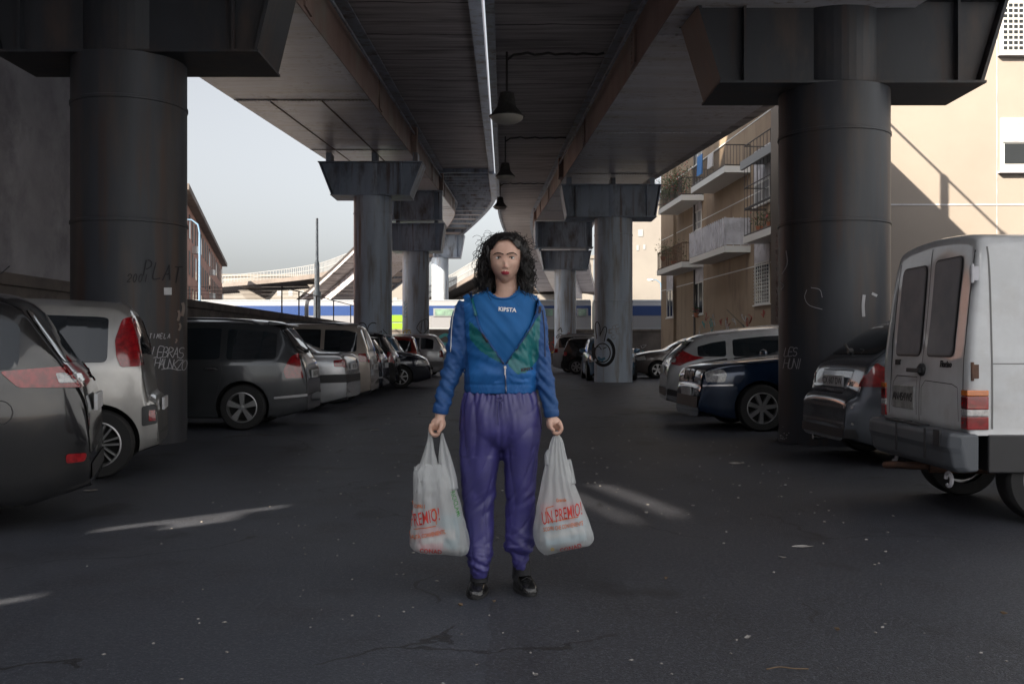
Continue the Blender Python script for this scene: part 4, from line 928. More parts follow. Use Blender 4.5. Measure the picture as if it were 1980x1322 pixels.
    if P is not None:
        m.box(P.x - .035, P.x - .012, -.26, .26, z - .056, z + .056); pl = m.build('licence_plate', plate_m, t, bevel=.003)
        mt_ = Matrix.Translation((P.x - .037, 0, z)) @ Matrix(((0, 0, -1, 0), (-1, 0, 0, 0), (0, 1, 0, 0), (0, 0, 0, 1)))
        if s.get('plate'): text(s['plate'], .10, mt_, ink, 'plate_lettering', pl, extrude=.0005)
    P = pj.hit('F', 0, .30 * H, .0)
    if P is not None and s.get('fplate', True): m = MB(); m.box(P.x + .01, P.x + .03, -.26, .26, .30 * H - .055, .30 * H + .055); m.build('licence_plate', plate_m, t)
    m = MB(); pj.patch(m, 'F', rnd([(-.45 * W / 2, .36 * H), (.45 * W / 2, .36 * H), (.5 * W / 2, .44 * H), (-.5 * W / 2, .44 * H)], .02), .006, 12, 3); 
    if s.get('grille', True): finish(m, 'grille', blackpl, t)
    if s.get('spoiler'):
        x0, z0 = s['spoiler']; P = pj.hit('T', x0 * L, 0, .0)
        if P is not None: m = MB(); hw = hwr * .78; m.prism([(x0 * L - .13, P.z - .05), (x0 * L - .13, P.z - .03), (x0 * L + .12, P.z + .012), (x0 * L + .12, P.z - .05)], -hw, hw, 'y'); m.build('roof_spoiler', col, t, bevel=.01)
    if s.get('wiper'):
        a = pj.hit('B', 0, (zr0 + .01) * H, .02); b = pj.hit('B', .42, (zr0 + .06) * H, .02)
        if a and b: m = MB(); m.tube([a, (a + b) / 2 + Vector((-.01, 0, 0)), b], .012, 5); m.lathe([(.03, -.02), (.03, .03)], 10, M=Matrix.Translation(a) @ Matrix.Rotation(R(90), 4, 'Y')); m.build('rear_wiper', blackpl, t)
    if s.get('ant'):
        P = pj.hit('T', s['ant'] * L, 0, 0); m = MB(); m.tube([P, P + Vector((-.03, 0, .04))], .012, 6); m.tube([P + Vector((-.02, 0, .03)), P + Vector((-.30, 0, s.get('antl', .30)))], .005, 5); m.build('aerial', blackpl, t)
    for k in (s.get('exh', [(.45, .20)])):
        m = MB(); m.tube([(-L / 2 + .35, k[0], k[1]), (-L / 2 + .03, k[0], k[1])], .03, 10, cap=True); m.build('exhaust_pipe', chrome, t, True)
    return t, pj
# ---- paints
p_black = paint('black_paint', (.018, .018, .020), .16, dirt=(.045, .042, .038)); p_silver = paint('silver_beige_paint', (.40, .39, .375), .28, metal=.5); p_dgrey = paint('dark_grey_paint', (.05, .054, .06), .22)
p_silv2 = paint('silver_paint', (.50, .51, .53), .26, metal=.5); p_beige = paint('champagne_paint', (.40, .35, .31), .26, metal=.4); p_dblue = paint('navy_paint', (.008, .025, .065), .15)
p_navy2 = paint('ink_blue_paint', (.012, .014, .028), .15); p_blue = paint('light_blue_paint', (.12, .24, .38), .25); p_redc = paint('red_paint', (.30, .03, .02), .25); p_taupe = paint('taupe_paint', (.12, .10, .095), .25)
p_grey = paint('blue_grey_paint', (.15, .17, .20), .2, metal=.5); p_white = paint('old_white_paint', (.60, .62, .64), .38, dirt=(.48, .48, .48), metal=0)
HP = math.pi
def left_car(label, s, rearX, Ynear, col, yaw=0): # nose to the left wall, near flank at Ynear
    v = Matrix.Rotation(HP + yaw, 2) @ Vector((-s['L'] / 2, s['W'] / 2)); return car(label, s, rearX - v.x, Ynear - v.y, HP + yaw, col)
def right_car(label, s, rearX, Ynear, col, flip=False, yaw=0):
    v = Matrix.Rotation(yaw, 2) @ Vector((-s['L'] / 2, -s['W'] / 2)); return car(label, s, rearX - v.x, Ynear - v.y, yaw, col)
# 1 black hatch, nearest left
s1 = dict(type='hatch', L=4.0, W=1.74, H=1.50, R=.32, belt=.64, xr=-.26, rim='star', ns=5, tl=[('S', [(-.488, .595), (-.40, .60), (-.375, .665), (-.462, .685)]), ('B', [(.62, .595), (1.0, .595), (1.0, .69), (.70, .69)])],
          tlw=[('S', [(-.485, .615), (-.455, .615), (-.450, .655), (-.478, .66)])], trim=[('S', [(-.492, .285), (-.465, .28), (-.465, .32), (-.495, .32)], redl, 'reflector'), ('B', [(-.9, .20), (.9, .20), (.9, .27), (-.9, .27)], blackpl, 'bumper_skirt')], flap=(-.375, .5), doors=(-.17, .0, .20), handles=(-.14,), exh=[], plate='')
L1 = left_car('glossy black hatchback cut off by the left edge of the picture', s1, -2.60, 6.1, p_black, .33)
# 2 silver small car with tall lamps
s2 = dict(type='mpv', L=3.65, W=1.64, H=1.55, R=.30, belt=.62, xr=-.365, rim='double', ns=7, plan=.16, prof=[(-.5, .26), (-.499, .36), (-.494, .43), (-.476, .47), (-.468, .56), (-.462, .66), (-.452, .78), (-.436, .90), (-.418, .955), (-.37, .985), (-.15, 1.0), (.06, .985), (.14, .93), (.22, .82), (.30, .69), (.35, .65), (.42, .60), (.465, .53), (.487, .44), (.497, .36), (.5, .28)],
          tl=[('S', [(-.462, .63), (-.415, .625), (-.405, .68), (-.400, .78), (-.415, .90), (-.436, .915), (-.450, .80)]), ('B', [(.70, .635), (.93, .635), (.90, .78), (.80, .90), (.66, .90), (.68, .78)])],
          trim=[('S', [(-.497, .30), (-.462, .285), (-.462, .40), (-.492, .41)], blackpl, 'bumper_insert')], wins=[(-.385, -.235), (-.215, -.02), (0.0, .19)], doors=(-.215, -.01, .21), handles=(-.18, .03), ant=-.05, antl=.30, exh=[], pz=.40, wiper=True, flap=None)
L2, pj2 = left_car('silver small car with tall upright red tail lamps, second from the left edge', s2, -3.12, 8.75, p_silver, .27)
for q_ in 'LR': m = MB(); pj2.patch(m, q_, rnd([(-.493 * 3.65, .315 * 1.55), (-.477 * 3.65, .315 * 1.55), (-.477 * 3.65, .375 * 1.55), (-.491 * 3.65, .375 * 1.55)], .01), .012); finish(m, 'fog_light', redl, L2)
# 3 dark grey estate
s3 = dict(type='wagon', L=4.42, W=1.76, H=1.52, R=.315, belt=.61, xr=-.305, rim='star', ns=5, rail='c', tl=[('S', [(-.488, .47), (-.435, .47), (-.428, .54), (-.448, .66), (-.47, .70), (-.478, .62)]), ('B', [(.76, .47), (.96, .47), (.94, .62), (.86, .70), (.80, .60)])],
          wins=[(-.405, -.255), (-.235, -.06), (-.045, .15)], doors=(-.245, -.05, .17), handles=(-.21, -.02), hm=chrome, trim=[('S', [(-.5, .30), (-.40, .28), (-.40, .30), (-.5, .325)], chrome, 'bumper_strip')], plate='DA 207 HF', pz=.50, spoiler=(-.40, 0), wiper=True, exh=[])
L3 = left_car('dark grey estate car with silver roof rails just right of the left pillar', s3, -2.85, 13.7, p_dgrey, .05)
# 4 silver saloon with boot
s4 = dict(type='sedan', L=4.35, W=1.70, H=1.42, R=.30, belt=.66, xr=-.30, rim='star', ns=7, tl=[('S', [(-.490, .56), (-.452, .56), (-.448, .64), (-.484, .645)]), ('B', [(.60, .555), (1, .555), (1, .65), (.60, .65)])], tlw=[('B', [(.52, .56), (.66, .56), (.66, .645), (.52, .645)])], pz=.56, plate='BX 318', rw=(.76, .93), wins=[(-.255, -.08), (-.06, .14)], doors=(-.24, -.07, .16), trim=[('S', [(-.5, .37), (-.36, .36), (-.36, .46), (-.5, .47)], blackpl, 'bumper_strip'), ('B', [(-.95, .37), (.95, .37), (.95, .46), (-.95, .46)], blackpl, 'bumper_strip')], exh=[(.4, .24)])
L4 = left_car('low silver saloon with a boot and black bumper strip', s4, -2.9, 17.2, p_silv2, -.04)
# 5 champagne tall car
s5 = dict(type='mpv', L=4.0, W=1.72, H=1.62, R=.31, belt=.615, xr=-.32, rim='star', ns=6, tl=[('S', [(-.482, .52), (-.442, .52), (-.438, .62), (-.476, .625)]), ('B', [(.66, .51), (.97, .51), (.95, .63), (.68, .63)])], tlw=[('B', [(.74, .55), (.86, .55), (.86, .60), (.74, .60)])], wins=[(-.43, -.27), (-.25, -.06), (-.04, .18)], rw=(.65, .92), pz=.45, plate='CV 902', exh=[(.4, .22)], rail='b')
L5 = left_car('champagne-coloured tall car with square red tail lamps', s5, -2.87, 20.0, p_beige, 0)
s6 = dict(s3, H=1.42, L=4.1, plate='', rail=None, tl=[('S', [(-.488, .56), (-.43, .56), (-.43, .68), (-.47, .70)]), ('B', [(.70, .56), (.96, .56), (.92, .70), (.74, .70)])], exh=[])
L6 = left_car('dark maroon-black hatchback between the champagne car and the one with a chrome spoiler', s6, -2.98, 22.7, p_navy2, 0)
s7 = dict(type='hatch', L=4.1, W=1.75, H=1.52, R=.32, belt=.63, rim='thin', ns=8, tl=[('S', [(-.49, .50), (-.45, .50), (-.448, .66), (-.475, .69)]), ('B', [(.74, .48), (.97, .50), (.93, .68), (.78, .69)])], spoiler=(-.39, 0), exh=[])
L7 = left_car('black hatchback with narrow curved tail lamps, third dark car of the left row', s7, -2.95, 25.0, p_black, 0)
s8 = dict(type='hatch', L=4.2, W=1.76, H=1.45, R=.315, belt=.63, rim='thin', ns=7, hl=[('S', [(.40, .43), (.475, .43), (.478, .51), (.42, .56)]), ('F', [(.50, .44), (.92, .44), (.92, .54), (.58, .52)])], trim=[('F', [(-.8, .20), (.8, .20), (.8, .28), (-.8, .28)], blackpl, 'air_intake')])
L8 = car('navy car parked nose out, its headlight facing the aisle on the left', s8, -2.30 - 2.1, 27.3 + .88, 0.06, p_navy2)
s9 = dict(s7, L=3.9, H=1.50, spoiler=None)
L9 = left_car('light blue hatchback half hidden behind the navy nose-out car', s9, -3.3, 30.2, p_blue)
s10 = dict(s5, L=3.9, H=1.50, rail=None, plate='')
L10 = left_car('small red car peeking between the light blue and silver cars', s10, -3.15, 33.6, p_redc)
s11 = dict(type='hatch', L=4.15, W=1.72, H=1.62, R=.31, belt=.62, rim='star', ns=5, tl=[('S', [(-.49, .46), (-.455, .46), (-.452, .60), (-.48, .62)]), ('B', [(.80, .46), (1, .46), (.96, .62), (.84, .62)])], trim=[('S', [(-.5, .24), (-.36, .22), (-.36, .36), (-.5, .36)], mat('grey_bumper', (.18, .19, .20), .5), 'bumper')])
L11 = left_car('silver rounded people carrier at the far end of the left row', s11, -2.62, 38.0, p_silv2, -.1)
# ---- right-hand row
s12 = dict(type='sedan', L=4.47, W=1.74, H=1.41, R=.32, belt=.66, xf=.315, rim='spoke7', ns=7, plan=.17, prof=[(-.5, .34), (-.499, .44), (-.493, .58), (-.484, .68), (-.465, .725), (-.42, .735), (-.36, .75), (-.27, .86), (-.19, .955), (-.12, .99), (-.02, 1.0), (.04, .975), (.11, .87), (.17, .755), (.21, .725), (.32, .69), (.42, .655), (.470, .61), (.488, .55), (.493, .44), (.497, .40), (.5, .30), (.5, .22)],
           hl=[('S', [(.425, .475), (.478, .475), (.482, .575), (.43, .60), (.418, .55)]), ('F', [(.36, .485), (.90, .485), (.90, .59), (.38, .585)])], trim=[('S', [(.40, .44), (.496, .43), (.496, .445), (.40, .455)], chrome, 'bumper_strip'), ('F', [(-.9, .43), (.9, .43), (.9, .445), (-.9, .445)], chrome, 'bumper_strip'), ('F', [(-.7, .22), (.7, .22), (.7, .33), (-.7, .33)], blackpl, 'air_intake')], grille=False, fplate=False, frame='c', tl=[('S', [(-.49, .56), (-.44, .56), (-.44, .64), (-.49, .65)])])
R3, pjb = car('dark blue saloon with silver multi-spoke wheel beside the right pillar, nose out', s12, 2.50 + 2.235, 13.5 + .87, HP + .06, p_dblue)
for sg in (1, -1):                           # the two rounded grille openings with chrome surrounds
    m = MB(); pjb.patch(m, 'F', rnd([(sg * .03, .465 * 1.41), (sg * .23, .465 * 1.41), (sg * .25, .585 * 1.41), (sg * .04, .59 * 1.41)], .05), .014, 8, 6); finish(m, 'grille_surround', chrome, R3)
    m = MB(); pjb.patch(m, 'F', rnd([(sg * .055, .482 * 1.41), (sg * .205, .482 * 1.41), (sg * .222, .572 * 1.41), (sg * .06, .575 * 1.41)], .04), .022, 8, 6); finish(m, 'grille', blackpl, R3)
    m = MB(); m.lathe([(.055, 0), (.05, .02), (.01, .025)], 16, M=Matrix.Translation((2.19, sg * .56, .40)) @ Matrix.Rotation(R(90), 4, 'Y')); m.build('fog_light', whitel, R3, True)
m = MB(); m.box(2.235, 2.26, -.26, .26, .47, .58); m.build('licence_plate', plate_m, R3)
s13 = dict(type='hatch', prof=[(-.5, .34), (-.499, .42), (-.492, .56), (-.478, .64), (-.462, .69), (-.425, .78), (-.385, .87), (-.33, .915), (-.24, .955), (-.12, .99), (.0, 1.0), (.09, .95), (.17, .84), (.25, .715), (.30, .685), (.40, .635), (.462, .565), (.487, .47), (.497, .38), (.5, .30)], L=4.36, W=1.82, H=1.48, R=.32, belt=.635, rim='star', ns=5, wins=[(-.385, -.28), (-.255, -.06), (-.04, .17)], mg=.14, tl=[('S', [(-.484, .585), (-.452, .56), (-.425, .60), (-.360, .655), (-.40, .675), (-.44, .735), (-.468, .70)]), ('B', [(.80, .57), (.98, .57), (.95, .68), (.84, .68)])], tlw=[('B', [(.62, .60), (.80, .60), (.82, .67), (.64, .67)])], trim=[('S', [(-.499, .24), (-.38, .17), (-.38, .22), (-.496, .31)], blackpl, 'bumper_skirt'), ('B', [(-.9, .22), (.9, .22), (.9, .31), (-.9, .31)], blackpl, 'bumper_skirt')], spoiler=(-.40, 0), ant=-.18, antl=.30, flap=(-.365, .52), exh=[])
R4 = right_car('silver hatchback with arrow-shaped red tail lamp behind the dark blue saloon', s13, 2.55, 16.3, p_silv2, yaw=-.06)
s14 = dict(type='sedan', L=4.4, W=1.76, H=1.45, R=.31, belt=.64, rim='star', ns=5, frame='c')
R5 = car('taupe saloon side-on behind the second right pillar', s14, 6.62, 36.0 + .9, HP, p_taupe)
s15 = dict(s8, L=3.8)
R6 = car('pale blue car whose nose peeks out left of the second right pillar', s15, 2.75 + 1.9, 35.2, HP, p_blue)
R6[0].location = (3.40, 35.3, 0); R6[0].rotation_euler = (0, 0, -HP / 2)
s16 = dict(s5, L=3.5, H=1.5, plate='', rail=None, wins=[(-.40, -.25), (-.23, -.02), (0, .18)])
R7 = right_car('black compact with clear tail lamps left of the second right pillar', s16, 2.05, 41.5, p_black, yaw=-.25)
s17 = dict(s5, L=4.0, H=1.7, plate='', rail='c')
R8 = right_car('silver people carrier behind the black compact', s17, 1.78, 44.2, p_silv2, yaw=-.2)
# rounded grey hatch beside the van
s18 = dict(type='hatch', L=4.03, W=1.72, H=1.47, R=.31, belt=.63, rim='star', ns=5, plan=.26, prof=[(-.5, .24), (-.5, .30), (-.497, .40), (-.488, .45), (-.470, .49), (-.462, .56), (-.452, .64), (-.435, .70), (-.385, .80), (-.33, .90), (-.27, .965), (-.20, .99), (-.08, 1.0), (.02, .985), (.10, .93), (.18, .83), (.26, .715), (.31, .685), (.40, .635), (.462, .565), (.487, .47), (.497, .38), (.5, .28)],
           rw=(.73, .93), wins=[(-.30, -.22), (-.20, -.04), (-.02, .17)], tl=[('S', [(-.46, .52), (-.415, .52), (-.40, .62), (-.43, .68), (-.45, .60)]), ('B', [(.68, .52), (1, .52), (.94, .68), (.80, .62)])], pz=.545, plate='CX 607 DW', trim=[('B', [(-.97, .375), (.97, .375), (.97, .395), (-.97, .395)], chrome, 'bumper_strip'), ('B', [(-.97, .27), (.97, .27), (.97, .285), (-.97, .285)], chrome, 'lower_strip'), ('B', [(-.8, .18), (.8, .18), (.8, .24), (-.8, .24)], blackpl, 'bumper_skirt')], exh=[(.35, .20)], wiper=True)
R2, pjr = right_car('dark grey round-tailed hatchback squeezed between the right pillar and the white van', s18, 3.22, 9.35, p_grey, yaw=.05)
p = pjr.hit('B', -.42, .53 * 1.47, .004); text('207', .075, Matrix.Translation(p) @ Matrix(((0, 0, -1, 0), (-1, 0, 0, 0), (0, 1, 0, 0), (0, 0, 0, 1))), chrome, 'badge', R2, extrude=.002)
m = MB(); outl = [(-.36, .47 * 1.47), (.36, .47 * 1.47), (.40, .62 * 1.47), (-.40, .62 * 1.47), (-.36, .47 * 1.47)]; g_ = outline_gap(pjr, 'B', outl, .008); m.add(g_.v, g_.f); finish(m, 'tailgate_gap', ink, R2)

# ---------------------------------------------------------------- white van
vx, vy = 2.93, 6.40; VW = 1.46; VL_ = 3.9
VAN = thing('parked_van', 'old white panel van with two glazed rear doors, at the right edge', 'van', (vx, vy + VW / 2, 0), 0.0, None)
# local: +x nose, y across, origin rear centre
def vsec(x, bul, top, zb=.58):
    hw = VW / 2; pts = [(0, zb), (hw * .93, zb), (hw, zb + .05), (hw, 1.05), (hw * .995, 1.12), (hw * .955, 1.62), (hw * .90, top - .09), (hw * .83, top - .03), (hw * .5, top + .005), (0, top + .02)]
    q = []
    for i, p in enumerate(pts): q.append(p)
    q = catmull(q, 3)
    return [Vector((x + (0.115 * max(0, (z - 1.0)) ** 1.25 if bul else 0) , y, z)) for y, z in q] + [Vector((x + (0.115 * max(0, (z - 1.0)) ** 1.25 if bul else 0), -y, z)) for y, z in reversed(q[1:-1])]
m = MB(); rs = []
base = vsec(0, True, 1.90)
def shr(ring, k, dx):
    c = Vector((0, 0, 1.25)); return [Vector((v.x + dx, v.y * k, c.z + (v.z - c.z) * k)) for v in ring]
rs = [shr(base, .90, 0), shr(base, .965, .004), shr(base, .99, .02), shr(base, 1, .05), vsec(.16, False, 1.905), vsec(1.0, False, 1.91), vsec(2.2, False, 1.90)]
rs = [[Vector((v.x, v.y, v.z)) for v in r] for r in rs]
m.rings(rs); vb = m.build('body', p_white, VAN, True); vb.data.set_sharp_from_angle(angle=R(60))
pv = Proj(vb.data)
m = MB(); rs = []
for x, zt, k in ((2.2, 1.55, 1), (2.5, 1.38, .99), (2.9, 1.0, .98), (3.5, .86, .95), (3.85, .7, .88), (3.92, .5, .82)):
    hw = VW / 2 * k; pts = catmull([(0, .3), (hw * .95, .3), (hw, .4), (hw, min(.9, zt - .12)), (hw * .9, zt - .02), (hw * .4, zt), (0, zt)], 3); rs.append([Vector((x, y, z)) for y, z in pts] + [Vector((x, -y, z)) for y, z in reversed(pts[1:-1])])
m.rings(rs); m.build('cab', p_white, VAN, True)
m = MB(); m.box(.25, 3.4, -VW / 2 + .1, VW / 2 - .1, .32, .60); m.build('chassis', blackpl, VAN)
# plastic lower body and stepped bumper
for q_ in (-1, 1): m = MB(); m.box(.12, 2.0, q_ * VW / 2 - .03, q_ * VW / 2 + .012 * q_ + .01, .34, .585); m.build('side_skirt', blackpl, VAN, bevel=.01)
bumpm = mat('grey_bumper_plastic', (.10, .11, .125), .5, bump=.05, bsc=40)
def bumper_ring(x, dz=0): pass
m = MB(); prof = [(-.115, .46), (-.13, .50), (-.13, .575), (-.115, .595), (.02, .597), (.02, .34), (-.06, .335), (-.10, .37)]
rs = []
for y, k, dx in ((-VW / 2 - .02, .75, .05), (-VW / 2 + .02, 1, .012), (-VW / 2 + .10, 1, 0), (VW / 2 - .10, 1, 0), (VW / 2 - .02, 1, .012), (VW / 2 + .02, .75, .05)):
    rs.append([Vector((x * k + dx, y, lerp(.46, z, k ** .3))) for x, z in prof])
m.rings(rs); m.build('rear_bumper', bumpm, VAN, bevel=.012)
m = MB()
for y in (-.38, .12): m.box(-.137, -.128, y - .008, y + .008, .40, .60)
m.box(-.136, -.12, -.62, -.52, .50, .602); m.build('bumper_joint', blackpl, VAN)
m = MB(); m.box(-.10, -.02, .10, .42, .598, .612); m.box(-.10, -.02, -.2, .02, .598, .61); m.build('bumper_step', blackpl, VAN, bevel=.004)
# doors: split line, windows with rubber seals, pressings
m = MB()
for pts in ([(.035, .62), (.035, 1.85)], [(.60, .64), (.62, 1.2), (.585, 1.78)], [(-.66, .64), (-.67, 1.2), (-.64, 1.78)]):
    g_ = outline_gap(pv, 'B', pts, .009, eps=.002); m.add(g_.v, g_.f)
for pts in ([(.56, .70), (.56, .88), (.50, .93), (.10, .93), (.08, .66)], [(.0, .66), (.0, .86), (-.06, .91), (-.50, .90), (-.58, .88), (-.60, .66)]):
    g_ = outline_gap(pv, 'B', pts, .006, eps=.002); m.add(g_.v, g_.f)
finish(m, 'door_gap', mat('gap_shadow_rubber', (.06, .06, .06), .7), VAN)
for (ya, yb, za, zb_, lab) in ((.10, .53, 1.10, 1.72, None), (-.50, -.055, 1.10, 1.74, None)):
    poly = [(ya, za), (yb, za), (yb - .035 * (1 if yb > 0 and ya > 0 else 0), zb_), (ya + (.035 if ya < 0 else 0), zb_)]
    def grow(d): 
        cy, cz_ = (ya + yb) / 2, (za + zb_) / 2; return rnd([(y + math.copysign(d, y - cy), z + math.copysign(d, z - cz_)) for y, z in poly], .06, 5)
    m = MB(); pv.patch(m, 'B', grow(.022), .004, 26, 16); ws = finish(m, 'window_seal', blackpl, VAN)
    m = MB(); pv.patch(m, 'B', grow(.012), .009, 26, 16); finish(m, 'seal_lip', mat('seal_grey', (.16, .16, .17), .5), ws)
    m = MB(); pv.patch(m, 'B', grow(.002), .013, 26, 16); finish(m, 'rear_window', mat('dirty_van_glass', (.15, .16, .185), .5, col2=(.22, .22, .24), sc=2, spec=.6), VAN)
m = MB(); p_ = pv.hit('B', .03, .985, .01); m.lathe([(.045, -.01), (.045, .015), (.02, .035)], 16, M=Matrix.Translation(p_ + Vector((0, -.03, 0))) @ Matrix.Rotation(R(-90), 4, 'Y')); m.box(p_.x - .05, p_.x - .025, -.05, .17, .965, .995); m.build('door_handle', blackpl, VAN, bevel=.004)
BM = lambda p: Matrix.Translation(p) @ Matrix(((0, 0, -1, 0), (-1, 0, 0, 0), (0, 1, 0, 0), (0, 0, 0, 1)))
m = MB(); P = pv.hit('B', .33, .80, .0); m.box(P.x - .012, P.x - .002, .13, .53, .69, .86); pl = m.build('licence_plate', mat('old_plate', (.36, .36, .35), .6, col2=(.25, .25, .24), sc=12), VAN, bevel=.004); text('AN 454 WS', .088, BM(Vector((P.x - .014, .33, .775))), ink, 'plate_lettering', pl, extrude=.001, spacing=.8)
P = pv.hit('B', -.40, 1.03, .006); text('Fiorino', .062, BM(P), ink, 'badge', VAN, extrude=.002, shear=.3, offset=.0015)
P = pv.hit('B', .49, 1.03, .006); text('FIAT', .05, BM(P), blackpl, 'badge', VAN, extrude=.003, offset=.003)
for zh in (1.62, .99):
    m = MB(); m.box(.03, .07, -VW / 2 * .99 - .012, -VW / 2 * .97 + .02, zh - .045, zh + .045); m.tube([(.032, -VW / 2 * .985 - .006, zh - .06), (.032, -VW / 2 * .985 - .006, zh + .06)], .011, 8); m.build('hinge', rustiron if zh < 1.2 else palew, VAN)
for sg in (-1, 1):
    for (za, zb_, mt, nm) in ((.615, .70, redl, 'tail_light'), (.70, .745, whitel, 'reversing_light'), (.745, .83, redl, 'brake_light'), (.83, .87, orangel, 'indicator_light')):
        m = MB(); m.box(-.012 if nm != 'x' else 0, .13, sg * VW / 2 - .075 if sg > 0 else -VW / 2 - .016, VW / 2 + .016 if sg > 0 else -VW / 2 + .075, za + .002, zb_); m.build(nm, mt, VAN, bevel=.006)
m = MB(); g_ = outline_gap(pv, 'R', [(.155, .62), (.155, 1.80)], .012, eps=.002); m.add(g_.v, g_.f); g_ = outline_gap(pv, 'R', [(.16, 1.04), (1.9, 1.04)], .006, eps=.002); m.add(g_.v, g_.f)
for (x0, z0, z1) in ((.42, 1.10, 1.46), (.42, 1.50, 1.66)):
    pts = rnd([(x0, z0), (x0 + .6, z0), (x0 + .6, z1), (x0, z1)], .08, 4); g_ = outline_gap(pv, 'R', pts + pts[:1], .006, eps=.002); m.add(g_.v, g_.f)
finish(m, 'panel_line', mat('panel_line', (.16, .16, .16), .7), VAN)
m = MB(); m.tube([(.05, -.02, .30), (.0, .12, .285), (-.06, .30, .27), (-.10, .42, .255)], .028, 10); m.tube([(.5, -.1, .30), (.05, -.02, .30)], .05, 12); m.build('exhaust_pipe', rustiron, VAN, True)
for y, z in ((.42, .33), (-.52, .27)):
    m = MB(); m.tube([Vector((-.03 + .0 * k, y + .045 * math.cos(a), z + .045 * math.sin(a))) for k, a in enumerate([k * math.pi / 6 for k in range(11)])], .013, 6); m.build('towing_hook', palew, VAN, True)
add_wheels(VAN, VL_, VW, .55, 3.1, .29, 'thin', 8, inset=.0)
# ================================================================ the woman
YP = 4.64; SC = F / YP
def P3(px, py, dy=0.): return Vector(((px - 990) / SC, YP + dy, CH - (py - HY) / SC))
skin = mat('skin', (.62, .40, .31), .5, col2=(.56, .34, .26), sc=14, bump=.03, bsc=200)
skin.node_tree.nodes['Principled BSDF'].inputs['Subsurface Weight'].default_value = .08
skin.node_tree.nodes['Principled BSDF'].inputs['Subsurface Radius'].default_value = (.01, .004, .002)
lipm = mat('lips', (.36, .04, .06), .35); browm = mat('brow', (.05, .03, .022), .8); hairm = mat('dark_hair', (.007, .0055, .0055), .42, spec=.4)
nosem = mat('nose_skin', (.60, .32, .25), .5)
jack = mat('jacket_blue', (.010, .13, .40), .62, col2=(.008, .10, .32), sc=5, bump=.12, bsc=9)
jack2 = mat('sleeve_blue', (.012, .068, .21), .62, col2=(.008, .06, .21), sc=5, bump=.12, bsc=9)
shirtm = mat('shirt_blue', (.004, .10, .30), .75, bump=.10, bsc=7)
tealm = mat('teal_lining', (.008, .145, .155), .4, col2=(.005, .095, .12), sc=9, bump=.15, bsc=12)
darkm = mat('dark_trim', (.02, .012, .02), .6)
pantm = mat('purple_satin', (.052, .046, .20), .45, col2=(.038, .034, .15), sc=4, spec=.7, bump=.06, bsc=14)
leatherm = mat('black_leather', (.012, .012, .013), .25, bump=.12, bsc=60, coat=.4)
whitet = mat('white_print', (.75, .75, .75), .6)
W_ = thing('person', 'woman in a blue zip jacket and purple track trousers holding two shopping bags', 'person', (0, YP, 0))
def toW(me): me.transform(Matrix.Translation((0, -YP, 0)))
def ell(c, a, b, n=28, p=2.0, back=1.0):
    """closed ring in the horizontal plane: half width a (x), half depth b (y)"""
    out = []
    for k in range(n):
        t = 2 * math.pi * k / n; cx_, sy_ = math.cos(t), math.sin(t)
        out.append(Vector((c.x + a * math.copysign(abs(cx_) ** (2 / p), cx_), c.y + b * (back if sy_ > 0 else 1) * math.copysign(abs(sy_) ** (2 / p), sy_), c.z)))
    return out
def stack(mb, rows, n=28, dens=3, p=2.2):
    """rows of (pxL, pxR, py, half depth, dy)"""
    V = catmull([(a, b, c, ) for a, b, c, d, e in rows], dens); D = catmull([(d, e) for a, b, c, d, e in rows], dens)
    rs = []
    for v, dd_ in zip(V, D): c = P3((v.x + v.y) / 2, v.z, dd_.y); rs.append(ell(c, (v.y - v.x) / 2 / SC, dd_.x, n, p))
    mb.rings(rs)
def limb(mb, pts, n=16):
    """pts of (Vector, radius)"""
    V = catmull([p for p, r in pts], 5); Rr = catmull([(r, 0) for p, r in pts], 5); mb.tube(V, [max(.002, q.x) for q in Rr], n)
def ball(mb, c, r, n=18):
    c = Vector(c); r = Vector(r) if hasattr(r, '__len__') else Vector((r, r, r)); rs = []
    for i in range(1, 12):
        ph = math.pi * i / 12; rs.append([c + Vector((r.x * math.sin(ph) * math.cos(2 * math.pi * k / n), r.y * math.sin(ph) * math.sin(2 * math.pi * k / n), r.z * math.cos(ph))) for k in range(n)])
    mb.rings(rs)
